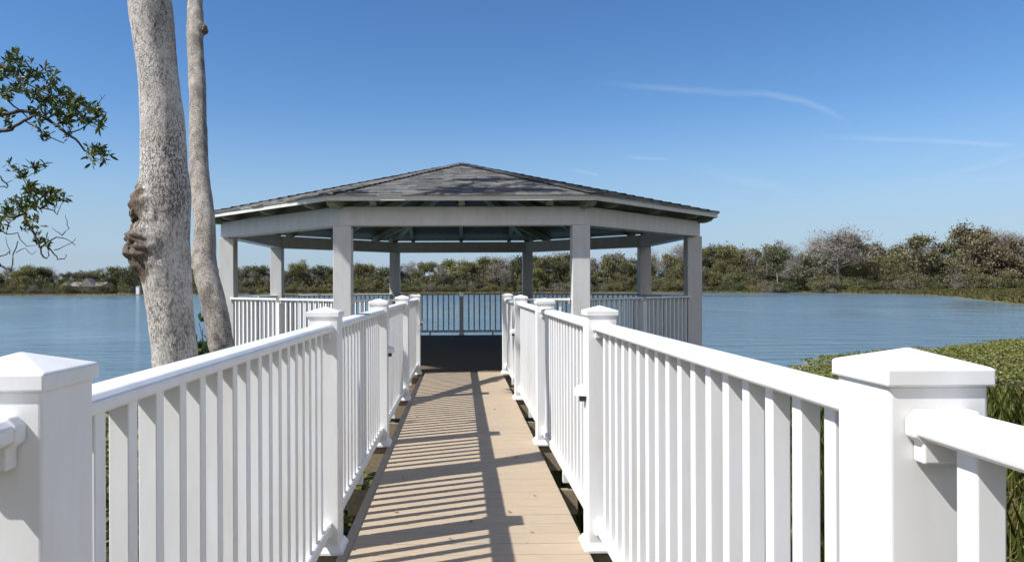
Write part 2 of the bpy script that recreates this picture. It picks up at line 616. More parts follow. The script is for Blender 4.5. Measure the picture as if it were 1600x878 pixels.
SHORE = [(-70, 16), (-22, 13.5), (-12, 14.0), (-7, 13.2), (-3, 12.6), (-1, 11.2), (1.5, 11.6), (4.8, 13.2), (6.6, 16.5), (9.2, 20.0), (12.0, 22.4), (15.2, 23.9), (18.5, 25.6), (22, 28.4), (30, 33), (70, 44)]
SHX = np.array([p[0] for p in SHORE])
SHY = np.array([p[1] for p in SHORE])


def bank_h(x, y):
    d = np.interp(x, SHX, SHY) - y + .5 * np.sin(x * 1.9) + .35 * np.sin(x * 4.3 + y)
    return -1.12 + .37 * np.clip(d / 4.5, 0, 1) ** .8 + .03 * np.sin(x * 2.7 + y * 1.3) - np.clip(-d, 0, 4) * .5


gx = np.concatenate([np.linspace(-70, -12, 30)[:-1], np.linspace(-12, 24, 110), np.linspace(24, 70, 24)[1:]])
gy = np.linspace(-40, 46, 130)
X, Y = np.meshgrid(gx, gy, indexing='ij')
Z = bank_h(X, Y)
nx, ny = len(gx), len(gy)
mb = MB()
mb.v = np.stack([X, Y, Z], -1).reshape(-1, 3).tolist()
mb.f = [(i * ny + j, (i + 1) * ny + j, (i + 1) * ny + j + 1, i * ny + j + 1) for i in range(nx - 1) for j in range(ny - 1)]
o = mb.build('lake_bank', MUD, smooth=True, fix=False)
o['kind'] = 'structure'

# far shore: direction slope x/y against distance of the waterline
FS_U = np.array([-2600, -700, -200, 0, 180, 360, 720, 1000, 1100, 1200, 1300, 1380, 1450, 1500, 1530, 1565, 1600, 1700, 1900, 2600])
FS_Z = np.array([200, 200, 205, 213, 216, 225, 222, 224, 222, 212, 200, 178, 155, 125, 106, 90, 79, 62, 50, 44])


def shore_z(u):
    return np.interp(u, FS_U, FS_Z)


mb = MB()
us = np.concatenate([np.linspace(-2600, 0, 40)[:-1], np.linspace(0, 1700, 240), np.linspace(1700, 2600, 30)[1:]])
rings = [(-1.0, -1.15), (.4, -.93), (3, -.8), (14, -.65), (60, -.3), (300, .5), (1500, 1)]
for u in us:
    z0 = shore_z(u) + .5 * math.sin(u * .07) + .8 * math.sin(u * .023 + 1)
    for dz, hh in rings:
        z = z0 + dz
        mb.v.append(((u - PX) / F * z + YAW * z, z, hh + .05 * math.sin(u * .31 + dz)))
nr = len(rings)
for i in range(len(us) - 1):
    for j in range(nr - 1):
        mb.f.append((i * nr + j, (i + 1) * nr + j, (i + 1) * nr + j + 1, i * nr + j + 1))
o = mb.build('far_shore_land', FARG, smooth=True, fix=False)
o['kind'] = 'structure'


def wx(u, z):
    return (u - PX) / F * z + YAW * z


# ------------------------------------------------------------------ boardwalk
HW = .562                      # half width of the boards
PZ = [-1.25, 1.03, 3.336, 5.526, 7.727, 9.965]
PITCH = .14
mb = MB()
y = -2.1
while y < 10.02:
    mb.box(-HW + .052, HW, y + .003, y + PITCH - .003, -.028, random.uniform(-.0006, .0006))
    y += PITCH
bw = mb.build('boardwalk', DECK, bevel=.0025)
bw['kind'] = 'structure'
mb = MB()
for s in (-1,):
    for k in range(5):
        y0 = -2.1 + k * 2.44
        mb.box(min(s * (HW - .05), s * HW), max(s * (HW - .05), s * HW), y0 + .002, min(y0 + 2.438, 10.02), -.034, -.007)
mb.build('border_board', DECK, bw, bevel=.0025)
mb = MB()
for s in (-1, 0, 1):
    mb.box(s * .5 - .022, s * .5 + .022, -2.1, 10.0, -.25, -.031)
y = -1.9
while y < 9.9:
    mb.box(-.5, .5, y - .02, y + .02, -.29, -.252)
    y += .6
for z in PZ:
    for s in (-1, 1):
        a, b_ = sorted((s * .525, s * .74))
        mb.box(a, b_, z - .07, z + .07, -.2, -.012)
        a, b_ = sorted((s * .525, s * .72))
for i in range(len(PZ) - 1):
    for fr in (.5, ):
        z = PZ[i] * (1 - fr) + PZ[i + 1] * fr
        for s in (-1, 1):
            a, b_ = sorted((s * .525, s * .70))
            mb.box(a, b_, z - .022, z + .022, -.2, -.05)
mb.build('joist_frame', WOOD, bw, bevel=.003)
mb = MB()
for z in PZ:
    for s in (-1, 1):
        mb.box(s * .42 - .06, s * .42 + .06, z + .09, z + .21, -2.2, -.295)
mb.build('piling', WOOD, bw, bevel=.006)

# ------------------------------------------------------------------ railings
RT = 1.021      # top of the top rail


def rail_profile(w=.090):
    h = w / 2
    return [(-h * .74, 0), (h * .74, 0), (h, -.010), (h, -.028), (.031, -.036), (-.031, -.036), (-h, -.028), (-h, -.010)]


def bal_mesh(w, z0, z1, m):
    mb = MB()
    mb.box(-w / 2, w / 2, -w / 2, w / 2, z0, z1)
    return mb.mesh('baluster', m, bevel=.0025)


def run_rails(root, x0, x1, m, bal, pitch=.118, foot=True, last=None):
    """top rail, bottom rail, brackets and balusters between two posts, along local x"""
    n = max(1, round((x1 - x0) / pitch) - 1)
    mb = MB()
    mb.prism(rail_profile(), lambda p, q, w: (w, p, RT + q), x0 + .002, x1 - .002)
    mb.build('top_rail', m, root, bevel=.003)
    mb = MB()
    mb.prism([(-.03, .075), (.03, .075), (.03, .118), (.022, .126), (-.022, .126), (-.03, .118)], lambda p, q, w: (w, p, q), x0 + .002, x1 - .002)
    if foot:
        c = (x0 + x1) / 2
        mb.box(c - .02, c + .02, -.02, .02, -.01, .074)
    mb.build('bottom_rail', m, root, bevel=.003)
    for xa, s in ((x0, 1), (x1, -1)):
        mb = MB()
        prof = [(-.037, .003), (.037, .003), (.048, -.010), (.048, -.031), (.036, -.0395), (.036, -.066), (-.036, -.066), (-.036, -.0395), (-.048, -.031), (-.048, -.010)]
        a, b_ = sorted((xa + s * .0008, xa + s * .024))
        mb.prism(prof, lambda p, q, w: (w, p, RT + q), a, b_)
        mb.build('rail_bracket', m, root, bevel=.003)
        mb = MB()
        mb.box(a, b_, -.037, .037, .068, .133)
        mb.build('rail_bracket', m, root, bevel=.003)
    for i in range(n):
        xb = x0 + (x1 - x0) * (i + 1) / (n + 1) if last is None else x1 - last - i * pitch
        link('baluster', bal, root, (xb, 0, 0))


def post_meshes(m):
    a = MB()
    a.box(-.067, .067, -.067, .067, -.19, 1.056)
    post = a.mesh('post', m, bevel=.005, seg=3)
    c = MB()
    h = .0735
    i = 0
    c.v = [(-h, -h, 1.054), (h, -h, 1.054), (h, h, 1.054), (-h, h, 1.054), (-h, -h, 1.078), (h, -h, 1.078), (h, h, 1.078), (-h, h, 1.078), (0, 0, 1.101)]
    c.f = [(3, 2, 1, 0), (0, 1, 5, 4), (1, 2, 6, 5), (2, 3, 7, 6), (3, 0, 4, 7), (4, 5, 8), (5, 6, 8), (6, 7, 8), (7, 4, 8)]
    cap = c.mesh('post_cap', m, bevel=.003)
    b_ = MB()
    g, k = .088, .071
    b_.v = [(x * g, y_ * g, 0.0) for x, y_ in ((-1, -1), (1, -1), (1, 1), (-1, 1))] + [(x * g, y_ * g, .012) for x, y_ in ((-1, -1), (1, -1), (1, 1), (-1, 1))] + [(x * k, y_ * k, .040) for x, y_ in ((-1, -1), (1, -1), (1, 1), (-1, 1))]
    b_.f = [(3, 2, 1, 0), (8, 9, 10, 11)]
    for k0 in (0, 4):
        for j in range(4):
            l = (j + 1) % 4
            b_.f.append((k0 + j, k0 + l, k0 + 4 + l, k0 + 4 + j))
    trim = b_.mesh('base_trim', m, bevel=.002)
    return post, cap, trim


POSTM = post_meshes(VINYL)
# hooded post light
mb = MB()
ns = 10
for j in range(ns + 1):
    an = math.pi * j / ns
for k in range(7):
    ph = math.pi / 2 * k / 6
    for j in range(ns + 1):
        an = math.pi * j / ns
        mb.v.append((.037 * math.cos(an) * math.cos(ph), .052 * math.sin(an) * math.cos(ph), .03 * math.sin(ph) + .01))
for k in range(6):
    for j in range(ns):
        q = k * (ns + 1) + j
        mb.f.append((q, q + 1, q + ns + 2, q + ns + 1))
for j in range(ns):
    pass
i = len(mb.v)
for j in range(ns + 1):
    an = math.pi * j / ns
    mb.v.append((.037 * math.cos(an), .052 * math.sin(an), -.012))
for j in range(ns):
    mb.f.append((j, i + j, i + j + 1, j + 1))
HOOD = mb.mesh('post_light', VINYL, smooth=True)
mb = MB()
mb.box(-.012, .012, .002, .028, -.04, .012)
LENS = mb.mesh('lens', DARKP, bevel=.003)
mb = MB()
mb.box(-.03, .03, 0, .008, -.05, .03)
PLATE = mb.mesh('back_plate', VINYL, bevel=.003)


def add_post(root, x, light=None):
    p = link('post', POSTM[0], root, (x, 0, 0))
    link('post_cap', POSTM[1], p)
    link('base_trim', POSTM[2], p, (0, 0, -.0105))
    if light:
        rz = 0 if light > 0 else math.pi
        link('post_light', HOOD, p, (0, light * .067, .70), (0, 0, rz))
        link('light_lens', LENS, p, (0, light * .067, .70), (0, 0, rz))
    return p


BAL = bal_mesh(.037, .124, RT - .0345, VINYL)
for s, lab, lights in ((-1, 'long white railing along the left boardwalk edge, beside the two pale trunks', (3, 5)),
                       (1, 'long white railing along the right boardwalk edge, on the marsh side', (2, 4))):
    root = thing('railing', lab, 'railing', (s * (HW + .068), 0, 0), R(90), 'boardwalk railings')
    # local x runs along world +y; local +y is world -x
    for i, z in enumerate(PZ):
        add_post(root, z, light=(s if i in lights else None))
    for i in range(len(PZ) - 1):
        run_rails(root, PZ[i] + .067, PZ[i + 1] - .067, VINYL, BAL, last=.078 if i == 0 else None)

# ------------------------------------------------------------------ gazebo
GD, GA = 13.80, 3.90
T8 = math.tan(math.pi / 8)
gz = thing('gazebo', 'octagonal gazebo with pale grey posts and dark shingled roof at the end of the boardwalk', 'gazebo', (0.01, GD, 0))


def octa(ap):
    """corners of an octagon with apothem ap, first edge faces -y"""
    r = ap / math.cos(math.pi / 8)
    return [(r * math.cos(-math.pi / 2 - math.pi / 8 + k * math.pi / 4), r * math.sin(-math.pi / 2 - math.pi / 8 + k * math.pi / 4)) for k in range(8)]


def frame(k):
    """outward normal and tangent of side k (side 0 faces -y)"""
    a = -math.pi / 2 + k * math.pi / 4
    return Vector((math.cos(a), math.sin(a), 0)), Vector((-math.sin(a), math.cos(a), 0))


# floor: boards clipped to the octagon
mb = MB()
ap = GA + .17
y = -ap + .002
while y < ap - .01:
    y1 = min(y + PITCH - .006, ap)
    def hw(yy):
        yy = abs(yy)
        return ap if yy <= ap * T8 else ap - (yy - ap * T8)
    w0, w1 = hw(y), hw(y1)
    zt = random.uniform(-.001, .0)
    i = len(mb.v)
    mb.v += [(-w0, y, -.03), (w0, y, -.03), (w1, y1, -.03), (-w1, y1, -.03), (-w0, y, zt), (w0, y, zt), (w1, y1, zt), (-w1, y1, zt)]
    mb.f += [tuple(i + k for k in q) for q in ((3, 2, 1, 0), (4, 5, 6, 7), (0, 1, 5, 4), (1, 2, 6, 5), (2, 3, 7, 6), (3, 0, 4, 7))]
    y += PITCH
# the front strip is where the boardwalk boards end
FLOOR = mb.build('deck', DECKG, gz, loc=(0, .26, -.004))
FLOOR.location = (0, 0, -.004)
mb = MB()
for k in range(8):
    n_, t_ = frame(k)
    for r0, r1 in ((GA + .09, GA + .14),):
        poly = [n_ * r1 - t_ * (r1 * T8 - .001), n_ * r1 + t_ * (r1 * T8 - .001), n_ * r0 + t_ * (r0 * T8 - .001), n_ * r0 - t_ * (r0 * T8 - .001)]
        i = len(mb.v)
        mb.v += [(p.x, p.y, -.30) for p in poly] + [(p.x, p.y, -.036) for p in poly]
        mb.f += [tuple(i + q for q in f) for f in ((3, 2, 1, 0), (4, 5, 6, 7), (0, 1, 5, 4), (1, 2, 6, 5), (2, 3, 7, 6), (3, 0, 4, 7))]
mb.build('rim_joist', WOOD, gz)
BZ0, BZ1 = 2.015, 2.268
pm = MB()
pm.box(-.12, .12, -.12, .12, -.34, BZ0 - .002)
pmesh = pm.mesh('post', GREYP, bevel=.006)
pl = MB()
pl.tube([(0, 0, -2.4), (0, 0, -.345)], .14, 14)
plm = pl.mesh('piling', WOOD, smooth=False)
corners = octa(GA)
for cx, cy in corners:
    p = link('post', pmesh, gz, (cx, cy, 0))
    link('piling', plm, p)
for k in range(8):
    n_, t_ = frame(k)
    mb = MB()
    r0, r1 = GA - .10, GA + .112
    poly = [n_ * r1 - t_ * (r1 * T8 - .0008), n_ * r1 + t_ * (r1 * T8 - .0008), n_ * r0 + t_ * (r0 * T8 - .0008), n_ * r0 - t_ * (r0 * T8 - .0008)]
    mb.v = [(p.x, p.y, BZ0) for p in poly] + [(p.x, p.y, BZ1) for p in poly]
    mb.f = [(3, 2, 1, 0), (4, 5, 6, 7), (0, 1, 5, 4), (1, 2, 6, 5), (2, 3, 7, 6), (3, 0, 4, 7)]
    mb.build('beam', GREYP, gz, bevel=.004)
# roof
AE, ZE, SL = 4.27, 2.395, .262


def zroof(r):
    return ZE + (AE - r) * SL


NC = 30
step = AE / NC
mb = MB()
uvs = []
for k in range(8):
    n_, t_ = frame(k)
    for c in range(NC):
        r0 = AE + .025 - c * step
        r1 = max(AE + .025 - (c + 1) * step - .01, .0)
        jit = random.uniform(-.003, .003)
        segs = max(1, int(2 * r0 * T8 / .3))
        zl = zroof(r0) + .013
        zh = zroof(r1) + .004
        for q in range(segs):
            f0, f1 = q / segs * 2 - 1, (q + 1) / segs * 2 - 1
            jz = random.uniform(-.002, .004)
            jr = random.uniform(-.008, .008)
            A0 = n_ * (r0 + jr) + t_ * (f0 * (r0) * T8)
            A1 = n_ * (r0 + jr) + t_ * (f1 * (r0) * T8)
            B1 = n_ * r1 + t_ * (f1 * r1 * T8)
            B0 = n_ * r1 + t_ * (f0 * r1 * T8)
            mb.quad((A0.x, A0.y, zl + jz), (A1.x, A1.y, zl + jz), (B1.x, B1.y, zh), (B0.x, B0.y, zh))
            uvs += [(f0 * r0 * T8 + k * 20, c), (f1 * r0 * T8 + k * 20, c), (f1 * r1 * T8 + k * 20, c), (f0 * r1 * T8 + k * 20, c)]
            mb.quad((A0.x, A0.y, zl - .012), (A1.x, A1.y, zl - .012), (A1.x, A1.y, zl + jz), (A0.x, A0.y, zl + jz))
            uvs += [(f0 * r0 * T8 + k * 20, c), (f1 * r0 * T8 + k * 20, c), (f1 * r0 * T8 + k * 20, c), (f0 * r0 * T8 + k * 20, c)]
me = mb.mesh('roof', SHING, fix=False)
ul = me.uv_layers.new(name='UVMap')
ul.data.foreach_set('uv', np.array(uvs, dtype=np.float32).reshape(-1))
roof = link('roof', me, gz)
# hip caps: overlapping bent shingles up each hip
mb = MB()
uvs = []
for k in range(8):
    a = -math.pi / 2 + math.pi / 8 + k * math.pi / 4
    d = Vector((math.cos(a), math.sin(a), 0))
    t_ = Vector((-math.sin(a), math.cos(a), 0))
    Rr = AE / math.cos(math.pi / 8)
    slr = SL * math.cos(math.pi / 8)
    n = 30
    for c in range(n):
        ra = Rr + .03 - c * Rr / n
        rb = max(ra - Rr / n - .05, 0)
        za = ZE + (Rr - ra) * slr + .034 + random.uniform(0, .006)
        zb = ZE + (Rr - rb) * slr + .02
        w = .11
        dz = w * math.sin(math.pi / 8) * SL * .9
        pa = [d * ra - t_ * w, d * ra, d * ra + t_ * w]
        pb = [d * rb - t_ * w, d * rb, d * rb + t_ * w]
        hz = [-dz, 0, -dz]
        for j in (0, 1):
            mb.quad((*pa[j].xy, za + hz[j]), (*pa[j + 1].xy, za + hz[j + 1]), (*pb[j + 1].xy, zb + hz[j + 1]), (*pb[j].xy, zb + hz[j]))
            uvs += [(c * .15 + .07 + k * 31, k * 7 + 100)] * 4
            mb.quad((*pa[j].xy, za + hz[j] - .02), (*pa[j + 1].xy, za + hz[j + 1] - .02), (*pa[j + 1].xy, za + hz[j + 1]), (*pa[j].xy, za + hz[j]))
            uvs += [(c * .15 + .07 + k * 31, k * 7 + 100)] * 4
me = mb.mesh('hip_cap', SHING, fix=False)
ul = me.uv_layers.new(name='UVMap')
ul.data.foreach_set('uv', np.array(uvs, dtype=np.float32).reshape(-1))
link('hip_cap', me, roof)
# sheathing seen from below
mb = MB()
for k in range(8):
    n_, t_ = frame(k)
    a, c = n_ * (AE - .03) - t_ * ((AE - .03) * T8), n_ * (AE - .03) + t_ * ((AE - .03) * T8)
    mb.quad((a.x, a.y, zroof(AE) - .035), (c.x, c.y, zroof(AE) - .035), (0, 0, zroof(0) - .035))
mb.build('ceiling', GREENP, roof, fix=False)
for k in range(8):
    n_, t_ = frame(k)
    mb = MB()
    r0, r1 = AE - .028, AE
    poly = [n_ * r1 - t_ * (r1 * T8 - .0006), n_ * r1 + t_ * (r1 * T8 - .0006), n_ * r0 + t_ * (r0 * T8 - .0006), n_ * r0 - t_ * (r0 * T8 - .0006)]
    mb.v = [(p.x, p.y, ZE - .075) for p in poly] + [(p.x, p.y, ZE - .002) for p in poly]
    mb.f = [(3, 2, 1, 0), (4, 5, 6, 7), (0, 1, 5, 4), (1, 2, 6, 5), (2, 3, 7, 6), (3, 0, 4, 7)]
    # drip edge strip above the board
    i = len(mb.v)
    r0, r1 = AE - .02, AE + .016
    poly = [n_ * r1 - t_ * (r1 * T8), n_ * r1 + t_ * (r1 * T8), n_ * r0 + t_ * (r0 * T8), n_ * r0 - t_ * (r0 * T8)]
    mb.v += [(p.x, p.y, ZE - .014) for p in poly] + [(p.x, p.y, ZE - .0005) for p in poly]
    mb.f += [tuple(i + q for q in f) for f in ((3, 2, 1, 0), (4, 5, 6, 7), (0, 1, 5, 4), (1, 2, 6, 5), (2, 3, 7, 6), (3, 0, 4, 7))]
    mb.build('fascia', FASC, roof)


def rafter(d, t_, sl, r_in, r_out, r_beam, z_at, hw_, dep):
    prof = [(r_in, z_at(r_in) - .037), (r_out, z_at(r_out) - .037), (r_out, z_at(r_out) - .075)]
    for q in range(5):
        f = (q + 1) / 6
        r = r_out - (r_out - r_beam) * f
        prof.append((r, z_at(r) - .037 - dep * (.42 + .58 * math.sin(f * math.pi / 2))))
    prof += [(r_beam - .02, z_at(r_beam - .02) - .037 - dep), (r_in, z_at(r_in) - .037 - dep)]
    mb = MB()
    mb.prism(prof, lambda p, q, w: (d.x * p + t_.x * w, d.y * p + t_.y * w, q), -hw_, hw_)
    return mb


for k in range(8):
    n_, t_ = frame(k)
    for off in (-1.18, 0, 1.18):
        rin = max(abs(off) / T8 + .05, .25)
        mb = rafter(n_, t_, SL, rin, AE - .035, GA + .1, lambda r: zroof(r), .040, .145)
        mb.v = [(x + t_.x * off, y_ + t_.y * off, z) for x, y_, z in mb.v]
        mb.build('rafter', RAFTP, roof)
    a = -math.pi / 2 + math.pi / 8 + k * math.pi / 4
    d = Vector((math.cos(a), math.sin(a), 0))
    t2 = Vector((-math.sin(a), math.cos(a), 0))
    c8 = math.cos(math.pi / 8)
    mb = rafter(d, t2, SL, .1, (AE - .05) / c8, (GA + .1) / c8, lambda r: zroof(r * c8), .06, .185)
    mb.build('hip_rafter', RAFTP, roof)
mb = MB()
mb.tube([(0, 0, 2.75), (0, 0, 3.42)], .11, 8)
mb.build('king_post', GREENP, gz)

# gazebo railings, one per side, the front one broken by the boardwalk
side_names = {1: 'right front', 2: 'right', 3: 'right rear', 4: 'rear', 5: 'left rear', 6: 'left', 7: 'left front'}
labels = {4: 'dark shaded gazebo railing straight ahead at the boardwalk end, against the lake',
          3: 'shaded gazebo railing between the two rear posts right of centre',
          2: 'shaded gazebo railing on the right hand side facing the marsh',
          1: 'grey shaded gazebo railing from right front post to outermost right post',
          7: 'sunlit white gazebo railing from left front post to outermost left post',
          6: 'gazebo railing on the left hand side facing the open water',
          5: 'gazebo railing between the two rear posts left of centre'}
BALG = bal_mesh(.034, .124, RT - .0345, RAILG)
tm = MB()
tm.box(-.05, .05, -.05, .05, 0, RT - .07)
tm.box(-.065, .065, -.065, .065, .001, .03)
MIDP = tm.mesh('post', RAILG, bevel=.003)
for k in range(1, 8):
    n_, t_ = frame(k)
    c = n_ * GA
    root = thing('railing', labels[k], 'railing', (c.x + .01, c.y + GD, 0), math.atan2(t_.y, t_.x), 'gazebo railings')
    half = GA * T8
    run_rails(root, -half + .135, -.0505, RAILG, BALG, .13)
    run_rails(root, .0505, half - .135, RAILG, BALG, .13)
    link('post', MIDP, root)
for s, lab in ((-1, 'short white railing between the left front gazebo post and the boardwalk end post'),
               (1, 'short white railing between the right front gazebo post and the boardwalk end post')):
    a, b_ = sorted((s * (HW + .138), s * (GA * T8 - .125)))
    root = thing('railing', lab, 'railing', (.0, PZ[-1] - .02, 0), 0, 'gazebo railings')
    run_rails(root, a, b_, RAILG, BALG, .13, foot=False)


# ------------------------------------------------------------------ near trees
def trunk_mesh(name, rings, m, nseg=72, sub=12, amp=.05, knots=()):
    """rings: list of (centre Vector, radius); smooth interpolation, bumpy surface"""
    P = np.array([list(c) + [r] for c, r in rings])
    tt = np.arange(len(P))
    fine = np.linspace(0, len(P) - 1, (len(P) - 1) * sub + 1)

    def cat(x):
        i = min(int(x), len(P) - 2)
        u = x - i
        p0, p1, p2, p3 = P[max(i - 1, 0)], P[i], P[i + 1], P[min(i + 2, len(P) - 1)]
        return .5 * ((2 * p1) + (p2 - p0) * u + (2 * p0 - 5 * p1 + 4 * p2 - p3) * u * u + (3 * p1 - p0 - 3 * p2 + p3) * u ** 3)
    C = np.array([cat(x) for x in fine])
    mb = MB()
    for k in range(len(C)):
        d = Vector(C[min(k + 1, len(C) - 1)][:3] - C[max(k - 1, 0)][:3]).normalized()
        a = d.cross(Vector((0, 1, 0))).normalized()
        b2 = a.cross(d)
        for j in range(nseg):
            an = 2 * math.pi * j / nseg
            dr = a * math.cos(an) + b2 * math.sin(an)
            c = Vector(C[k][:3])
            r = C[k][3]
            q = c + dr * r
            nn = noise.fractal(Vector((q.x * 3, q.y * 3, q.z * 1.6)), 1, 2, 4) * amp * 1.25 + noise.fractal(Vector((q.x * 16, q.y * 16, q.z * 9)), 1, 2, 4) * amp * .6
            for kp, kr, kh in knots:
                dd = (q - kp).length / kr
                if dd < 2.5:
                    nn += kh / r * math.exp(-dd * dd) * (1 + .7 * noise.fractal(q * 24, 1, 2, 3))
            mb.v.append(tuple(c + dr * (r * (1 + nn))))
    n = nseg
    for k in range(len(C) - 1):
        for j in range(n):
            l = (j + 1) % n
            mb.f.append((k * n + j, k * n + l, (k + 1) * n + l, (k + 1) * n + j))
    mb.f.append(tuple((len(C) - 1) * n + j for j in range(n)))
    return mb.mesh(name, m, smooth=True, fix=False)


def burl_mesh(centre, size, seed, m):
    bm = bmesh.new()
    bmesh.ops.create_icosphere(bm, subdivisions=5, radius=1)
    for v_ in bm.verts:
        p = v_.co.copy()
        f = 1 + .36 * noise.fractal(p * 2.0 + Vector((seed, 0, 0)), 1, 2, 5) + .14 * abs(noise.noise(p * 7 + Vector((0, seed, 0)))) + .06 * noise.noise(p * 17)
        v_.co = Vector((p.x * size[0] * f, p.y * size[1] * f, p.z * size[2] * f)) + centre
    me = bpy.data.meshes.new('burl')
    bm.to_mesh(me)
    bm.free()
    me.materials.append(m)
    me.polygons.foreach_set('use_smooth', [True] * len(me.polygons))
    return me


def wander(p0, p1, n, jit):
    p0, p1 = Vector(p0), Vector(p1)
    L = (p1 - p0).length
    out = []
    for i in range(n + 1):
        f = i / n
        q = p0.lerp(p1, f)
        if 0 < i < n:
            q += Vector([random.gauss(0, jit * L) for _ in range(3)])
        q.z += math.sin(f * math.pi) * L * .06
        out.append(q)
    return out


def rosettes(centres, axes, n, L0, L1, wr=.34):
    """whorls of leaves at twig ends"""
    P, D, Nn, Ls, W = [], [], [], [], []
    for c, ax in zip(centres, axes):
        ax = unit(np.array(ax)[None])[0]
        for i in range(n + random.randint(-2, 2)):
            d = ax * random.uniform(.15, .9) + unit(rng.normal(size=(1, 3)))[0] * random.uniform(.6, 1)
            P.append(np.array(c) - ax * random.uniform(0, .03))
            D.append(d)
            Nn.append(ax + rng.normal(size=3) * .5)
            l = random.uniform(L0, L1)
            Ls.append(l)
            W.append(l * wr * random.uniform(.85, 1.15))
    P, D, Nn = map(np.array, (P, D, Nn))
    bad = np.linalg.norm(np.cross(unit(D), unit(Nn)), axis=1) < .1
    Nn[bad] += [.5, .3, .2]
    return leaf_polys(P, D, Nn, np.array(Ls), np.array(W))


def crown_meshes(start, targets, spread, twigs, leaves, r0, L=(.07, .11)):
    """limbs from start to each target; around each target a spray of twigs with leaf whorls"""
    wood = MB()
    cs, axs = [], []
    for tg in targets:
        tg = Vector(tg)
        pth = wander(start, tg, 6, .035)
        wood.tube(pth, [r0 * (1 - .8 * i / 6) for i in range(7)], 7)
        for _ in range(twigs):
            e = tg + Vector((random.gauss(0, spread), random.gauss(0, spread), random.gauss(0, spread * .6)))
            b0 = pth[random.choice((4, 5, 5, 6, 6))]
            tw = wander(b0, e, 4, .06)
            wood.tube(tw, [r0 * .16, r0 * .13, r0 * .1, r0 * .07, r0 * .04], 4)
            for q in tw[2:]:
                cs.append(q)
                axs.append((e - b0) + Vector((0, 0, .2)))
            for _ in range(2):
                e2 = tw[3] + Vector([random.gauss(0, spread * .35) for _ in range(3)])
                wood.tube([tw[3], e2], [r0 * .06, r0 * .03], 3)
                cs.append(e2)
                axs.append(e2 - tw[3])
    V = rosettes(cs, axs, leaves, *L)
    return wood, poly_mesh('crown', V, LEAF)


# --- big pale trunk
Z1 = 4.0
t1px = [(878, 252, 322), (720, 247, 314), (640, 244, 310), (570, 240, 307), (533, 237.5, 304.5), (496, 233.5, 301.5), (458, 229, 300), (420, 224, 298.5), (383, 222, 297), (345, 222, 296),
        (300, 222, 295), (255, 221.5, 290), (191, 220, 286), (128, 216.5, 278), (64, 210, 272), (0, 201, 266)]
rings = []
base = at(290, 990, Z1)
rings.append((Vector((base.x, base.y, -1.25)), .20))
rings.append((Vector((base.x - .005, base.y, -.95)), .165))
for v_, a, c in t1px:
    p = at((a + c) / 2, v_, Z1 + max(0, (450 - v_)) * .0002)
    rings.append((p, (c - a) / 2 / F * Z1))
top = rings[-1][0]
for i, (dx, dy, h, r) in enumerate(((-.10, .05, 3.4, .105), (-.16, .12, 4.2, .095), (-.15, .2, 5.2, .082), (-.05, .3, 6.2, .06))):
    rings.append((Vector((top.x + dx, top.y + dy, h)), r))
tr1 = thing('tree', 'thick pale mottled trunk with two brown burls on its left side, beside the left railing', 'tree', (rings[1][0].x, rings[1][0].y, -.8))
off = -tr1.location


def shifted(me, d):
    me.transform(Matrix.Translation(d))
    return me


b1 = at(214, 330, Z1 - .045)
b2 = at(213, 385, Z1 - .05)
kn = [(at(218, 392, Z1 - .07), .10, .062), (at(218, 370, Z1 - .07), .07, .03), (at(219, 325, Z1 - .05), .09, .040), (at(219, 300, Z1 - .05), .06, .02)]
trunk = link('trunk', shifted(trunk_mesh('trunk', rings, BARK1, amp=.05, knots=kn), off), tr1)
link('burl', shifted(burl_mesh(b1, (.036, .05, .07), 3.1, BURL), off), trunk)
link('burl', shifted(burl_mesh(b2, (.042, .06, .065), 8.7, BURL), off), trunk)
s1 = rings[-1][0]
tg1 = [(-1.2, 4.9, 8.2), (-2.0, 3.2, 8.8), (-.6, 3.9, 9.0), (-1.6, 5.6, 9.3)]
wood, leaves = crown_meshes(s1, tg1, .6, 9, 9, .05)
cr = link('crown', shifted(leaves, off), tr1)
link('limbs', shifted(wood.mesh('limbs', BARK1, fix=False), off), cr)

# --- slimmer trunk behind it
t2px = [(620, 352, 392), (585, 341, 380), (550, 330, 369), (533, 325.5, 364), (496, 320, 358), (458, 311.5, 349), (430, 304, 341), (405, 301, 337.5), (383, 302.5, 337), (345, 303.5, 335), (300, 299, 330),
        (270, 297, 326.5), (191, 296, 322.5), (140, 295.5, 321.5), (96, 294, 319), (64, 292, 317), (30, 292.5, 318), (0, 295, 316.5)]
rings = []


def z2(v_):
    w = max(0, 560 - v_)
    return 5.8 + .0008 * w + (w / 460) ** 2 * 1.25


base = at(395, 700, 5.75)
rings.append((Vector((base.x + .06, 5.68, -1.3)), .19))
rings.append((Vector((base.x - .02, 5.72, -.7)), .14))
for v_, a, c in t2px:
    d = z2(v_)
    rings.append((at((a + c) / 2, v_, d), (c - a) / 2 / F * d))
top = rings[-1][0]
for dx, dy, h, r in ((.02, .15, 4.9, .075), (-.1, .35, 5.6, .065), (-.2, .6, 6.2, .055)):
    rings.append((Vector((top.x + dx, top.y + dy, h)), r))
tr2 = thing('tree', 'slim grey trunk leaning and bending beside the thick pale trunk, shaded knot near its top', 'tree', (rings[1][0].x, rings[1][0].y, -.8))
off = -tr2.location
kp = at(311, 44, z2(44) - .06)
trunk = link('trunk', shifted(trunk_mesh('trunk', rings, BARK2, amp=.06, knots=[(at(318, 45, z2(45)), .07, .03), (at(302, 405, z2(400)), .06, .012)]), off), tr2)
link('burl', shifted(burl_mesh(at(319, 47, z2(47) - .03), (.035, .04, .05), 5.5, BURL), off), trunk)
s2 = rings[-1][0]
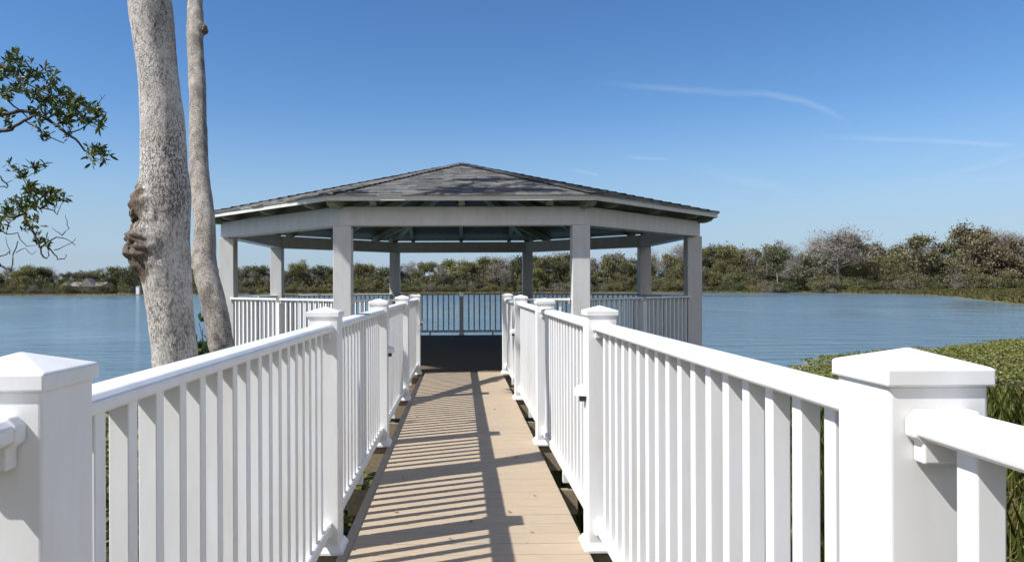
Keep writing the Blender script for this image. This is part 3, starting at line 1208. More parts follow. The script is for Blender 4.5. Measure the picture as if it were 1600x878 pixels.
tg2 = [(-3.26, 8.54, 6.65), (-2.3, 8.6, 6.6), (-3.06, 9.84, 7.0), (-2.06, 9.64, 6.9), (-1.36, 9.7, 7.0), (-4.0, 6.4, 6.2), (-3.7, 7.4, 6.4), (-5.3, 8.4, 6.6)]
wood, leaves = crown_meshes(s2, tg2, .25, 20, 10, .042, (.09, .15))
cr = link('crown', shifted(leaves, off), tr2)
link('limbs', shifted(wood.mesh('limbs', BARK2, fix=False), off), cr)

# --- evergreen left of the frame, its branches reaching in
TD = 5.0
tr3 = thing('tree', 'evergreen with two leafy branches and bare twigs reaching in over the water from the left', 'tree', (-5.9, 4.9, -.8))
off = -tr3.location
rings = [(Vector((-5.9, 4.9, -1.2)), .22), (Vector((-5.9, 4.9, -.6)), .17), (Vector((-5.85, 4.92, .6)), .15), (Vector((-5.75, 4.95, 1.8)), .135), (Vector((-5.8, 5.0, 3.0)), .11), (Vector((-5.7, 5.1, 4.2)), .07), (Vector((-5.75, 5.1, 5.0)), .03)]
link('trunk', shifted(trunk_mesh('trunk', rings, BARK2), off), tr3)
br = MB()


def pxpath(pts, r0, r1, d=TD, n=5):
    p3 = [at(u, v_, d + dd) for u, v_, dd in [(p if len(p) == 3 else (*p, 0)) for p in pts]]
    # subdivide for gentle bends
    out = [p3[0]]
    for a, c in zip(p3, p3[1:]):
        out += [a.lerp(c, .5) + Vector([random.gauss(0, .004) for _ in range(3)]), c]
    k = len(out)
    br.tube(out, [r0 + (r1 - r0) * i / (k - 1) for i in range(k)], n)


j1 = Vector((-5.78, 4.97, 2.1))
j2 = Vector((-5.8, 4.96, 1.45))
for j, e in ((j1, at(0, 180, TD)), (j1 + Vector((0, 0, -.15)), at(0, 205, TD)), (j2, at(0, 340, TD)), (j2 + Vector((0, 0, -.2)), at(0, 360, TD)), (j2 + Vector((0, 0, -.4)), at(0, 415, TD)), (j1 + Vector((0, 0, .3)), at(-20, 90, TD))):
    w = wander(j, e, 5, .02)
    br.tube(w, [.035, .03, .026, .022, .019, .016], 7)
for pts, a, c in (
    ([(0, 180), (30, 174), (55, 176), (72, 186, .05), (88, 196), (103, 208, -.05), (118, 218), (126, 227), (132, 236), (140, 241)], .014, .005),
    ([(0, 205), (18, 203), (30, 194), (45, 186), (62, 181), (80, 189)], .014, .006),
    ([(40, 190), (58, 200), (70, 212), (85, 218), (100, 224)], .006, .003),
    ([(0, 147), (15, 160), (30, 172), (45, 186)], .007, .004),
    ([(-20, 90), (5, 105), (20, 118), (38, 128), (60, 140), (78, 150)], .01, .004),
    ([(5, 105), (12, 92), (18, 82)], .005, .003), ([(38, 128), (50, 118), (70, 108)], .005, .003),
    ([(60, 140), (85, 130), (92, 122)], .005, .003), ([(72, 186), (70, 165), (75, 150), (88, 128)], .007, .003),
    ([(72, 186), (90, 175), (105, 160), (118, 152)], .007, .003), ([(88, 196), (110, 185), (128, 175), (148, 170)], .006, .003),
    ([(103, 208), (125, 203), (142, 192), (155, 190)], .005, .003), ([(148, 170), (158, 156), (156, 148)], .003, .0015), ([(158, 156), (165, 148)], .002, .001),
    ([(0, 340), (20, 340), (38, 334), (50, 322), (60, 312), (75, 305)], .012, .004),
    ([(38, 336), (42, 350), (52, 362), (60, 378), (64, 390), (68, 402), (73, 404), (75, 393)], .009, .004),
    ([(64, 388), (75, 378), (88, 371), (104, 374), (118, 384)], .006, .002), ([(75, 385), (85, 398), (90, 406), (101, 405), (103, 398)], .005, .003),
    ([(97, 368), (108, 357), (105, 345), (102, 336)], .004, .0015), ([(97, 368), (88, 362), (81, 356)], .003, .0015), ([(85, 391), (98, 386), (112, 380), (119, 372)], .0035, .0015),
    ([(60, 326), (75, 327), (85, 330), (90, 336), (93, 326), (99, 315)], .005, .002), ([(85, 330), (84, 318), (92, 308)], .003, .0015),
    ([(0, 275), (10, 287), (11, 294), (0, 292)], .006, .004), ([(10, 287), (20, 282)], .003, .0015), ([(18, 262), (32, 268), (36, 278), (43, 284), (55, 287), (58, 298)], .004, .002),
    ([(36, 278), (50, 272), (65, 266), (72, 264)], .003, .0015), ([(0, 360), (10, 366), (14, 350), (8, 342)], .007, .004),
    ([(0, 415), (10, 420), (17, 424), (20, 405), (25, 388), (28, 377)], .007, .003), ([(25, 395), (40, 388), (50, 398), (57, 392)], .003, .0015),
    ([(10, 366), (28, 364), (32, 375), (42, 385), (55, 384)], .004, .002), ([(15, 398), (12, 385), (9, 370)], .003, .0015), ([(-8, 404), (10, 398), (16, 392)], .005, .0025),
):
    pxpath(pts, a, c)
roz = [(18, 82), (8, 95), (20, 92), (10, 108), (28, 104), (40, 108), (5, 120), (22, 120), (14, 132), (30, 142), (4, 138), (46, 118), (36, 98), (18, 143), (40, 145), (8, 150), (52, 115), (70, 108), (66, 118), (86, 120), (90, 132), (78, 132),
       (66, 138), (78, 146), (60, 150), (72, 158), (86, 152), (98, 148), (112, 148), (122, 150), (106, 158), (118, 160), (128, 160), (94, 164), (82, 168), (68, 168), (58, 165), (108, 168), (122, 172), (136, 166), (140, 176), (150, 170), (157, 171),
       (132, 180), (144, 186), (152, 194), (158, 189), (98, 178), (114, 178), (84, 178), (100, 190), (140, 238), (147, 234), (156, 240), (162, 244), (150, 246), (168, 238), (100, 208), (110, 182), (72, 206), (16, 190), (5, 172), (60, 195), (30, 132), (12, 60 + 55), (0, 110), (126, 190)]
roz2 = [(40, 288), (48, 296), (44, 302), (58, 302), (66, 306), (54, 310), (36, 318), (28, 312), (40, 326), (12, 318), (18, 326), (8, 332), (14, 340), (24, 328), (46, 318), (60, 318), (72, 310), (80, 310), (82, 318), (88, 304), (94, 308), (54, 352), (46, 346), (40, 352), (60, 372), (74, 378), (20, 264), (30, 270), (66, 260), (50, 266), (76, 293), (4, 345)]
cs, ax = [], []
for u, v_ in roz + roz2:
    for _ in range(3):
        p = at(u + random.gauss(0, 5), v_ + random.gauss(0, 5), TD + random.uniform(-.22, .22))
        cs.append(p)
        ax.append(Vector((random.uniform(-.2, .6), random.gauss(0, .5), random.uniform(.1, 1))))
V1 = rosettes(cs, ax, 7, .036, .070, .28)
# the rest of the crown, above and left of the view
cs, ax = [], []
for _ in range(260):
    p = Vector((-6.0 + random.gauss(0, .75), 5 + random.gauss(0, .9), random.uniform(2.2, 5.4)))
    if p.x > -.66 * p.y - .35:
        continue
    cs.append(p)
    ax.append(Vector((random.gauss(0, .5), random.gauss(0, .5), .7)))
    if random.random() < .4:
        br.tube(wander((-5.78, 5.0, p.z - .5), p, 3, .04), [.012, .009, .006, .003], 4)
V2 = rosettes(cs, ax, 9, .06, .09, .36)
cr = link('crown', shifted(poly_mesh('crown', np.concatenate([V1, V2]), LEAF), off), tr3)
link('branch', shifted(br.mesh('branch', TWIG, smooth=True, fix=False), off), cr)


# ------------------------------------------------------------------ near plants
def shrub(name, label, loc, rad, hgt, n, L, m=SHRUB, stems=14):
    root = thing(name, label, 'shrub', loc)
    st_ = MB()
    cs, ax = [], []
    for _ in range(stems):
        e = Vector((random.gauss(0, rad * .55), random.gauss(0, rad * .55), hgt * random.uniform(.55, 1)))
        w = wander((random.gauss(0, .05), random.gauss(0, .05), -.05), e, 5, .03)
        st_.tube(w, [.012, .01, .008, .007, .005, .003], 5)
        for q in range(n):
            f = random.uniform(.35, 1)
            p = w[0].lerp(e, f) + Vector([random.gauss(0, .045) for _ in range(3)])
            cs.append(p)
            ax.append(Vector((e.x, e.y, .6)) + Vector([random.gauss(0, .3) for _ in range(3)]))
    V = rosettes(cs, ax, 7, L * .7, L * 1.1, .36)
    lf = link('foliage', poly_mesh('foliage', V, m), root)
    link('stems', st_.mesh('stems', TWIG, fix=False), root)
    return root


p = at(313, 540, 7.4)
shrub('shrub', 'glossy green shrub showing between the thick pale trunk and the slim leaning trunk', (p.x, p.y, -.8), .17, 1.74, 10, .12, stems=20)
for (x, y_, h_, lab) in ((-1.05, 2.6, .62, 'low leafy shrub under the left railing, nearest the camera'), (-1.2, 1.75, .6, 'low leafy shrub outside the left railing, beside the nearest post'),
                         (-1.15, 5.3, .7, 'low leafy shrub between the left railing and the slim trunk'), (-1.9, 3.1, .7, 'low leafy shrub at the foot of the thick pale trunk')):
    shrub('shrub', lab, (x, y_, -.8), .33, h_, 8, .10, stems=13)

# floating leaf mat, grasses and dry brush: nobody could count these


def scatter(n, xr, yr, test):
    x = rng.uniform(*xr, n)
    y_ = rng.uniform(*yr, n)
    k = test(x, y_)
    return x[k], y_[k]


def shore_d(x, y_):
    return np.interp(x, SHX, SHY) - y_ + .5 * np.sin(x * 1.9) + .35 * np.sin(x * 4.3 + y_)


def leafmat_patch(n, xr, yr, test, hgt, L, seed=0):
    x, y_ = scatter(n, xr, yr, test)
    k = len(x)
    d = shore_d(x, y_)
    clump = np.array([noise.noise(Vector((a * .9, c * .9, 3.3))) + .5 * noise.noise(Vector((a * 2.6, c * 2.6, 1.3))) for a, c in zip(x, y_)])
    keep = clump > -.55
    x, y_, d, clump = x[keep], y_[keep], d[keep], clump[keep]
    k = len(x)
    z = np.maximum(bank_h(x, y_), WL - .01) + np.clip(d / 2.4, .1, 1) * hgt * (.25 + .75 * rng.random(k)) * (.75 + .6 * clump)
    a = rng.uniform(0, 2 * np.pi, k)
    D = np.stack([np.cos(a), np.sin(a), rng.normal(.15, .35, k)], 1)
    Nn = np.stack([rng.normal(-.15, .75, k), rng.normal(-.2, .75, k), np.ones(k)], 1)
    l = rng.uniform(L * .55, L * 1.25, k)
    return leaf_polys(np.stack([x, y_, z], 1), D, Nn, l, l * .62)


VA = leafmat_patch(200000, (3.5, 26), (6.0, 30), lambda x, y_: (x > .38 * y_) & (x < .92 * y_) & (shore_d(x, y_) > -.15), .30, .062)
VB = leafmat_patch(26000, (.9, 34), (3, 34), lambda x, y_: ((x < .42 * y_) | (x > .88 * y_)) & (shore_d(x, y_) > -.1) & ~((x < 4.3) & (y_ > 9.4)), .3, .12)
VC = leafmat_patch(30000, (-14, -.8), (.5, 15), lambda x, y_: (shore_d(x, y_) > -.1), .26, .12)
o = link('marsh_plants', poly_mesh('marsh_plants', np.concatenate([VA, VB, VC]), MATL))
tag(o, 'dense mat of round green marsh leaves spreading over the water edge', 'marsh plants', kind='stuff')


def grass_mesh(x, y_, hmin, hmax, w):
    k = len(x)
    z = np.maximum(bank_h(x, y_), WL)
    P = np.stack([x, y_, z], 1)
    h = rng.uniform(hmin, hmax, k)
    a = rng.uniform(0, 2 * np.pi, k)
    lean = np.stack([np.cos(a), np.sin(a), np.zeros(k)], 1) * (h * rng.uniform(.1, .55, k))[:, None]
    sd = np.stack([-np.sin(a + rng.normal(0, .6, k)), np.cos(a), np.zeros(k)], 1)
    sd = unit(sd)
    ww = (w * rng.uniform(.6, 1.2, k))[:, None]
    up = np.array([0, 0, 1.0])
    m1 = P + up * (h * .55)[:, None] + lean * .3
    tp = P + up * h[:, None] + lean
    return np.stack([P - sd * ww * .5, P + sd * ww * .5, m1 + sd * ww * .42, tp, m1 - sd * ww * .42], 1)


x, y_ = scatter(75000, (2.0, 13), (3.2, 15), lambda x, y_: (x > .36 * y_) & (x < .95 * y_) & (y_ < 11.5 + 1.2 * np.sin(x * 2)) & (np.sin(x * 1.7 + y_ * .9) + np.sin(x * .8 - y_ * 1.9) + rng.normal(0, .5, len(x)) > -1.1))
x2, y2 = scatter(9000, (.8, 3.2), (-1, 9), lambda x, y_: (x < .4 * y_ + .8))
VG = grass_mesh(np.concatenate([x, x2]), np.concatenate([y_, y2]), .25, .62, .014)
o = link('marsh_grass', poly_mesh('marsh_grass', VG, GRASS))
tag(o, 'bright green marsh grass growing beyond the right railing', 'grass', kind='stuff')

# dry brush in the corner
mb = MB()
for _ in range(420):
    x = random.gauss(3.95, .55)
    y_ = random.gauss(5.0, .5)
    b0 = Vector((x, y_, -.8))
    e = b0 + Vector((random.gauss(0, .28), random.gauss(0, .28), random.uniform(.1, .5)))
    w = wander(b0, e, 3, .08)
    mb.tube(w, [.006, .005, .004, .002], 3)
    for _ in range(3):
        q = random.choice(w[1:])
        mb.tube([q, q + Vector([random.gauss(0, .09) for _ in range(3)])], [.003, .0015], 3)
o = mb.build('dry_brush', BRUSH, fix=False)
tag(o, 'tangle of dry reddish brown twigs at the foot of the grass', 'brush', kind='stuff')

# fallen leaves on the boards
spots = [(653, 651, 'left of the walk shadow near the third left post'), (632, 746, 'by the left board edge'), (734, 817, 'in the rail shadow nearest the camera'), (796, 802, 'on bare boards right of the rail shadow'), (830, 831, 'right side nearest the camera'),
         (837, 775, 'by the second right post'), (818, 655, 'near the third right post'), (690, 705, 'between the baluster shadows'), (770, 640, 'on sunlit boards past the branch shadow'), (615, 800, 'near the second left post'), (706, 842, 'low centre of the walk'), (806, 716, 'on sunlit boards beside the right rail gap')]
for u, v_, where in spots:
    d = F * CAMH / (v_ - PY)
    p = at(u, v_, d)
    a = random.uniform(0, 6.28)
    l = random.uniform(.018, .032)
    mb = MB()
    prof = [(0, 0), (.3, .3), (.6, .34), (1, 0), (.6, -.34), (.3, -.3)]
    mb.v = [(l * x, l * y2, .003 + .012 * abs(y2) + .004 * x) for x, y2 in prof]
    mb.f = [(0, 1, 2, 3), (0, 3, 4, 5)]
    o = mb.build('fallen_leaf', DRYL, fix=False, loc=(p.x, p.y, .001))
    o.rotation_euler = (0, 0, a)
    tag(o, 'small dry leaf on the boardwalk, ' + where, 'leaf', 'fallen leaves on the boardwalk')


# ------------------------------------------------------------------ far shore woods
def far_tree(kind, seed):
    """returns (trunk mesh, crown mesh, nominal height 10 m)"""
    r = random.Random(seed)
    g = np.random.default_rng(seed)
    H = 10.0
    wood = MB()
    cl = []
    if kind == 'bush':
        for _ in range(5):
            e = Vector((r.gauss(0, 1.6), r.gauss(0, 1.2), r.uniform(2, 6)))
            wood.tube([(0, 0, -.5), e * .5, e], [.16, .11, .05], 4)
        for _ in range(34):
            cl.append((Vector((r.gauss(0, 2.4), r.gauss(0, 1.8), min(abs(r.gauss(2.8, 2.8)), 8.5))), r.uniform(.8, 1.5)))
    else:
        lean = r.gauss(0, .5)
        tp = Vector((lean, r.gauss(0, .4), H * .9))
        nstem = 1 if kind != 'cypress' else r.choice((1, 2))
        trk = []
        for sI in range(nstem):
            b0 = Vector((r.gauss(0, .4) * sI, 0, -.5))
            pth = [b0 + (tp - b0) * f + Vector((r.gauss(0, .18), r.gauss(0, .15), 0)) * (0 < f) for f in (0, .25, .5, .75, 1)]
            wood.tube(pth, [.26, .2, .15, .1, .03], 6)
            trk.append(pth)
        nl = {'leafy': 19, 'bare': 18, 'cypress': 13, 'open': 13}[kind]
        for i in range(nl):
            pth = r.choice(trk)
            f = r.uniform({'leafy': .1, 'cypress': .22}.get(kind, .35), .98)
            k = min(int(f * 4), 3)
            b0 = pth[k].lerp(pth[k + 1], f * 4 - k)
            an = r.uniform(0, 6.28)
            Ln = (1.15 - f * .75) * r.uniform(2.2, 4.2) * (.55 if kind == 'cypress' else 1)
            e = b0 + Vector((math.cos(an) * Ln, math.sin(an) * Ln * .8, Ln * r.uniform(.25, .9)))
            if e.z > H:
                e.z = H - r.random()
            mid = b0.lerp(e, .5) + Vector((0, 0, r.uniform(-.1, .35)))
            wood.tube([b0, mid, e], [.09, .065, .03], 4, cap=False)
            if kind in ('leafy', 'open', 'cypress'):
                for _ in range(3):
                    q = mid.lerp(e, r.random())
                    wood.tube([q, q + Vector((r.gauss(0, .9), r.gauss(0, .8), r.uniform(.1, 1.2)))], [.04, .015], 3, cap=False)
            if kind == 'bare':
                for _ in range(7):
                    q = mid.lerp(e, r.random())
                    e2 = q + Vector((r.gauss(0, .8), r.gauss(0, .7), r.uniform(.1, 1.3)))
                    wood.tube([q, e2], [.04, .02], 3, cap=False)
                    cl.append((e2, .75))
            else:
                cl.append((e, r.uniform(.6, 1.15)))
                cl.append((mid + Vector((r.gauss(0, .5), r.gauss(0, .4), r.gauss(.2, .4))), r.uniform(.5, 1.0)))
                if kind == 'leafy':
                    cl.append((e + Vector((r.gauss(0, .9), r.gauss(0, .8), r.gauss(0, .7))), r.uniform(.6, 1.1)))
        cl.append((tp, .7))
    tm_ = wood.mesh('trunk', (BARKP if kind == 'cypress' else BARKF), fix=False)
    P, D, Nn, L, W = [], [], [], [], []
    for c, s in cl:
        if kind == 'bare':
            n = 20
            pos = np.array(c) + g.normal(size=(n, 3)) * s * .6
            dd = g.normal(size=(n, 3)) * [.8, .8, .6] + [0, 0, .7]
            l = g.uniform(.4, 1.0, n)
            w = np.full(n, .06)
        else:
            n = int(135 * s)
            pos = np.array(c) + g.normal(size=(n, 3)) * s * np.array([.62, .58, .48])
            dd = g.normal(size=(n, 3))
            l = g.uniform(.2, .5, n)
            w = l * g.uniform(.4, .75, n)
        P.append(pos)
        D.append(dd)
        Nn.append(g.normal(size=(n, 3)) + [0, -.2, .5])
        L.append(l)
        W.append(w)
    V = leaf_polys(np.concatenate(P), np.concatenate(D), np.concatenate(Nn), np.concatenate(L), np.concatenate(W), 4)
    return tm_, V


PROTO = {}
for kind, n in (('leafy', 5), ('bare', 4), ('cypress', 4), ('open', 3), ('bush', 5)):
    for i in range(n):
        PROTO[kind, i] = far_tree(kind, 100 + len(PROTO))
CROWN = {}


def crown_of(kind, i, m):
    key = (kind, i, m.name)
    if key not in CROWN:
        CROWN[key] = poly_mesh('crown', PROTO[kind, i][1], m)
    return CROWN[key]


PROF_U = np.array([-300, 0, 60, 120, 180, 215, 370, 400, 450, 470, 520, 560, 600, 660, 690, 740, 780, 850, 880, 920, 950, 1000, 1040, 1060, 1110, 1140, 1170, 1185, 1220, 1240, 1270, 1290, 1320, 1350, 1375, 1400, 1440, 1470, 1510, 1530, 1560, 1600, 1800])
PROF_V = np.array([424, 425, 420, 428, 416, 418, 420, 416, 418, 412, 418, 413, 416, 413, 409, 409, 406, 399, 394, 400, 398, 400, 397, 393, 384, 387, 395, 387, 386, 399, 387, 370, 366, 376, 380, 392, 373, 386, 368, 360, 369, 376, 376])
KINDNAME = {'leafy': 'leafy_tree', 'bare': 'bare_tree', 'cypress': 'slender_tree', 'open': 'open_crowned_tree', 'bush': 'bush'}
MATNAME = {'far_olive': 'olive green', 'far_yellow_green': 'yellow green', 'far_dark_green': 'dark green', 'far_grey_brown': 'grey brown', 'far_rust': 'rusty brown', 'far_bare_twigs': 'pale grey leafless'}


def sector(u):
    if u < 345:
        return 'on the far left shore left of the gazebo'
    if u < 1098:
        return 'on the far shore behind the gazebo'
    return 'on the right shore right of the gazebo'


FORM = {'leafy': 'full crowned tree', 'bare': 'bare branched tree', 'cypress': 'slender upright tree', 'open': 'tree with open gappy crown', 'bush': 'low waterside bush'}


def tree_depth(u):
    return float(np.interp(u, [-300, 0, 700, 1100, 1300, 1400, 1500, 1600, 1800], [225, 225, 234, 232, 214, 200, 185, 170, 150]))


def plant(kind, i, m, u, z, H, label=None, wide=1.0):
    x = wx(u, z)
    lab = label or f'{MATNAME[m.name]} {FORM[kind]} {sector(u)}'
    root = thing(KINDNAME[kind], lab, 'bush' if kind == 'bush' else 'tree', (x, z, -.75), random.uniform(0, 6.28), None if label else f'{MATNAME[m.name]} {FORM[kind]}s {sector(u)}')
    s = H / 9.9
    root.scale = (s * wide, s * wide, s)
    tm_ = PROTO[kind, i][0]
    link('trunk', tm_, root)
    link('crown', crown_of(kind, i, m), root)
    return root


def hgt(u, v_, z):
    vv = v_ - ROLL * (u - 800)
    return CAMH + (PY - vv) / F * z + .75


rt = random.Random(5)
u = -40.0
# tall back row
while u < 1680:
    z = tree_depth(u) + rt.uniform(6, 22)
    v_ = float(np.interp(u, PROF_U, PROF_V)) + rt.uniform(-2, 6)
    H = hgt(u, v_, z)
    right = u > 860
    if right:
        kind = rt.choices(('leafy', 'bare', 'cypress', 'open'), (3, 3.2, 3, 3))[0]
        m = {'bare': [F_BARE], 'leafy': [F_OLIVE, F_YEL, F_BROWN, F_DARK], 'cypress': [F_OLIVE, F_YEL, F_BROWN], 'open': [F_OLIVE, F_DARK, F_YEL]}[kind]
    else:
        kind = rt.choices(('leafy', 'bare', 'open'), (6, 1.6, 2))[0]
        m = {'bare': [F_BARE], 'leafy': [F_OLIVE, F_BROWN, F_DARK, F_OLIVE, F_YEL], 'open': [F_OLIVE, F_DARK]}[kind]
    i = rt.randrange({'leafy': 5, 'bare': 4, 'cypress': 4, 'open': 3}[kind])
    plant(kind, i, rt.choice(m), u, z, H, wide=rt.uniform(.85, 1.15) * (1.25 if not right else 1))
    u += rt.uniform(9, 17) if right else rt.uniform(9, 18)
# middle row, lower
u = -40.0
while u < 1680:
    z = tree_depth(u) + rt.uniform(1, 8)
    v0 = float(np.interp(u, PROF_U, PROF_V))
    v_ = v0 + (459 - v0) * rt.uniform(.2, .5)
    H = hgt(u, v_, z)
    kind = rt.choices(('leafy', 'bush', 'bare'), (4, 4, 1.5))[0]
    m = F_BARE if kind == 'bare' else rt.choice([F_OLIVE, F_BROWN, F_DARK, F_YEL, F_OLIVE, F_BROWN, F_RUST] if u > 860 else [F_OLIVE, F_BROWN, F_DARK, F_OLIVE, F_BROWN, F_YEL])
    i = rt.randrange({'leafy': 5, 'bare': 4, 'bush': 5}[kind])
    plant(kind, i, m, u, z, H, wide=rt.uniform(.9, 1.3))
    u += rt.uniform(10, 20)
# shoreline bushes
u = -40.0
while u < 1680:
    z = tree_depth(u) - rt.uniform(0, 5)
    H = rt.uniform(2.6, 5.2) * (.75 if u < 860 else 1.0)
    m = rt.choice([F_OLIVE, F_BROWN, F_DARK, F_YEL, F_BROWN, F_OLIVE])
    plant('bush', rt.randrange(5), m, u, z, H, wide=rt.uniform(1.1, 1.6))
    u += rt.uniform(9, 17)
# the trees one can pick out
plant('bare', 0, F_BARE, 1308, 205, hgt(1308, 362, 205), 'tallest pale grey leafless tree with broad fan of branches, right shore', 1.5)
plant('leafy', 2, F_RUST, 1528, 178, hgt(1528, 357, 178), 'rusty brown tree standing highest at the right end of the wood', .95)
plant('leafy', 3, F_RUST, 1560, 176, hgt(1560, 368, 176), 'wide rusty olive crown just right of the highest rusty tree', 1.1)
plant('open', 1, F_DARK, 1217, 214, hgt(1217, 384, 214), 'dark trunked open tree standing clear above bushes right of the gazebo', 1.0)
plant('open', 2, F_OLIVE, 1440, 188, hgt(1440, 367, 188), 'flat topped airy tree above the middle of the right wood', 1.2)
plant('leafy', 1, F_DARK, 225, 222, hgt(225, 414, 222), 'dark green domed tree just left of the thick pale trunk', 1.5)

for u_, z_, h_, m_ in ((1286, 200, 6.5, F_OLIVE), (1303, 198, 5.2, F_BROWN), (1322, 199, 6.8, F_DARK), (1338, 197, 5.5, F_YEL), (1428, 184, 5.5, F_BROWN), (1446, 183, 6.2, F_OLIVE), (1512, 173, 6, F_BROWN), (1536, 172, 6.6, F_OLIVE), (1208, 208, 4.5, F_BROWN), (1226, 208, 5, F_DARK), (1568, 168, 6, F_OLIVE)):
    plant('bush', rt.randrange(5), m_, u_, z_, h_, wide=1.25)

# undergrowth mass behind the shoreline
UNDER = leafmat('undergrowth_leaf', [(0, (.036, .040, .018)), (.35, (.085, .088, .038)), (.6, (.125, .118, .06)), (.85, (.17, .165, .07)), (1, (.22, .20, .14))], .8, .12, .2)
nu = 70000
uu = rng.uniform(-60, 1700, nu)
zz = np.interp(uu, [-300, 0, 700, 1100, 1300, 1400, 1500, 1600, 1800], [225, 225, 234, 232, 214, 200, 185, 170, 150]) + rng.uniform(3, 24, nu)
vtop = np.interp(uu, PROF_U, PROF_V) - ROLL * (uu - 800)
htop = (PY - vtop) / F * zz + CAMH
wv = np.array([.5 + .5 * noise.fractal(Vector((a * .035, c * .05, .7)), 1, 2, 3) for a, c in zip(uu, zz)])
hh = -.7 + (htop + .7) * np.clip(.22 + .62 * wv, .15, .8) * np.where((uu > 890) & (uu < 1180), .55, 1) * rng.random(nu) ** .7
Pp = np.stack([wx(uu, zz), zz, hh], 1)
l = rng.uniform(.4, .9, nu)
Vu = leaf_polys(Pp, randdir(nu), randdir(nu) + [0, -.3, .4], l, l * .6, 4)
o = link('undergrowth', poly_mesh('undergrowth', Vu, UNDER))
tag(o, 'tangled olive undergrowth filling the far shore beneath the trees', 'undergrowth', kind='stuff')
# reeds along the waterline
uu = np.concatenate([rng.uniform(-40, 1700, 26000), rng.uniform(1170, 1222, 1500), rng.uniform(1310, 1420, 5000)])
sz = shore_z(uu)
zz = sz + rng.uniform(.2, 1, len(uu)) ** 1.6 * np.where(uu > 1400, 26, 7)
k = len(uu)
hh = rng.uniform(.2, .6, k) * np.where((uu > 1172) & (uu < 1222), 3.6, 1) * np.where(uu < 1100, .8, 1)
P0 = np.stack([wx(uu, zz), zz, np.full(k, -.95)], 1)
a = rng.uniform(-.9, .9, k)
ww = rng.uniform(.06, .16, k)
sd = np.stack([ww, np.zeros(k), np.zeros(k)], 1)
tp = P0 + np.stack([np.sin(a) * hh * .4, rng.normal(0, .2, k), hh], 1)
Vr = np.stack([P0 - sd, P0 + sd, tp + sd * .3, tp - sd * .3], 1)
o = link('shore_reeds', poly_mesh('shore_reeds', Vr, REED))
tag(o, 'straw coloured reeds and grass along the far waterline', 'reeds', kind='stuff')

uu = rng.uniform(1330, 1690, 40000)
f = rng.random(len(uu))
td_ = np.interp(uu, [-300, 0, 700, 1100, 1300, 1400, 1500, 1600, 1800], [225, 225, 234, 232, 214, 200, 185, 170, 150]) + 4
sz = shore_z(uu) + 1
zz = sz + (td_ - sz) * f
k = len(uu)
hh = rng.uniform(.25, .7, k)
P0 = np.stack([wx(uu, zz), zz, np.interp(zz - sz, [0, 3, 14, 60], [-.93, -.8, -.65, -.3]) - .05], 1)
ww = rng.uniform(.1, .25, k)
sd = np.stack([ww, np.zeros(k), np.zeros(k)], 1)
tp = P0 + np.stack([rng.normal(0, .3, k), rng.normal(0, .3, k), hh], 1)
FMG = leafmat('far_marsh_grass', [(0, (.055, .06, .022)), (.5, (.10, .10, .035)), (.8, (.15, .125, .05)), (1, (.16, .11, .06))], .8, .2, .2)
o = link('far_marsh_grass', poly_mesh('far_marsh_grass', np.stack([P0 - sd, P0 + sd, tp + sd * .4, tp - sd * .4], 1), FMG))
tag(o, 'low green brown marsh growth on the spit at the right shore', 'marsh growth', kind='stuff')

# unseen woodland added behind the viewpoint to block ambient sky light
parts = []
wood = MB()
rb = random.Random(3)
for q in range(26):
    x, y_ = -46 + q * 3.7 + rb.uniform(-1, 1), rb.uniform(-26, -11) - (4 if abs(q - 13) < 3 else 0)
    sc_ = rb.uniform(.6, .95)
    V = PROTO['leafy', q % 5][1] * sc_
    parts.append(V + np.array([x, y_, -.7]))
    wood.tube([(x, y_, -1.2), (x + .2, y_, 6 * sc_)], [.3, .15], 8)
o = link('sky_block_wood', poly_mesh('sky_block_wood', np.concatenate(parts), F_OLIVE))
tag(o, 'unseen leafy wood added behind the boardwalk start to block sky light', 'wood', kind='stuff')
wood.build('trunks', BARKF, o)

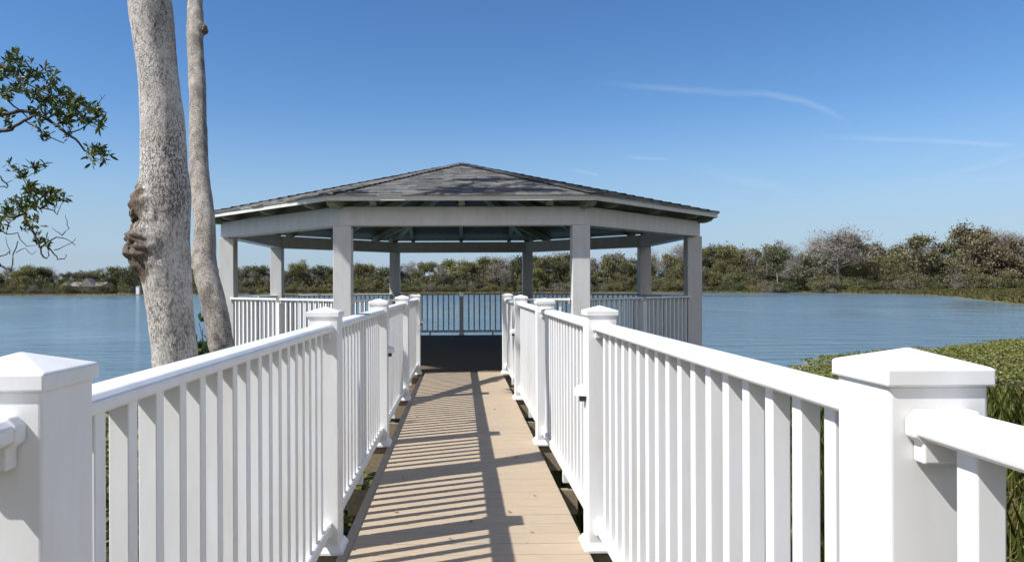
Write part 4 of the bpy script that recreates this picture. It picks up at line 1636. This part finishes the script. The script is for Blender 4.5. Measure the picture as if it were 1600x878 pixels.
# ------------------------------------------------------------------ buildings on the left shore
hz = 229
hx = wx(140, hz)
hs = thing('house', 'grey roofed house among trees on the far left shore', 'house', (hx, hz, -.7))
mb = MB()
mb.box(-6, 6, -2.5, 2.5, 0, 2.3)
wl = mb.build('wall', WALLH, hs)
mb = MB()
mb.prism([(-3.1, 2.303), (3.1, 2.303), (3.1, 2.4), (0, 3.7), (-3.1, 2.4)], lambda p, q, w: (w, p, q), -6.6, 6.6)
rf = mb.build('roof', ROOFH, hs)
mb = MB()
mb.prism([(-2.6, 2.2), (2.6, 2.2), (2.6, 2.35), (0, 4.9), (-2.6, 2.35)], lambda p, q, w: (p + 1.6, w, q), -3.4, .3)
mb.build('gable', ROOFH, rf)
for wx_ in (-4.6, -2.6, 3.9):
    mb = MB()
    mb.box(wx_ - .6, wx_ + .6, -2.53, -2.505, .8, 1.9)
    mb.build('window', GLASSH, hs)
mb = MB()
mb.box(1.1, 2.1, -2.53, -2.505, 0, 1.95)
mb.build('door', WHITEH, hs)
for u_, z_, h_, m_ in ((108, 221, 4.6, F_OLIVE), (121, 222, 3.6, F_DARK), (137, 220, 3.0, F_BROWN), (152, 222, 3.9, F_OLIVE), (166, 221, 4.6, F_DARK), (178, 222, 4.4, F_BROWN)):
    plant('bush', rt.randrange(5), m_, u_, z_, h_, wide=1.0)
sx_ = wx(219, 214)
sh = thing('shed', 'small white lakeside shed right of the house, beside the thick trunk', 'shed', (sx_, 214, -.75))
mb = MB()
mb.box(-.45, .45, -.45, .45, 0, 2.3)
mb.build('wall', WHITEH, sh)
mb = MB()
mb.prism([(-.55, 2.303), (.55, 2.303), (0, 2.6)], lambda p, q, w: (p, w, q), -.55, .55)
mb.build('roof', ROOFH, sh)
dk = thing('dock', 'low dark wooden dock on the far left waterline', 'dock', (wx(199, 212), 212.5, 0))
mb = MB()
mb.box(-1.7, 1.7, -1.5, 1.5, -.62, -.5)
mb.build('platform', WOOD, dk)
for a in (-1.5, 1.5):
    for c in (-1.3, 1.3):
        mb = MB()
        mb.tube([(a, c, -1.6), (a, c, -.2)], .1, 8)
        mb.build('piling', WOOD, dk)
mb = MB()
mb.tube([(0, 0, 0), (0, 0, 9.2)], [.12, .07], 8)
pole = mb.build('mast', WOOD, loc=(wx(69, 245), 245, -.7))
tag(pole, 'thin mast rising above the trees on the far left shore', 'mast')
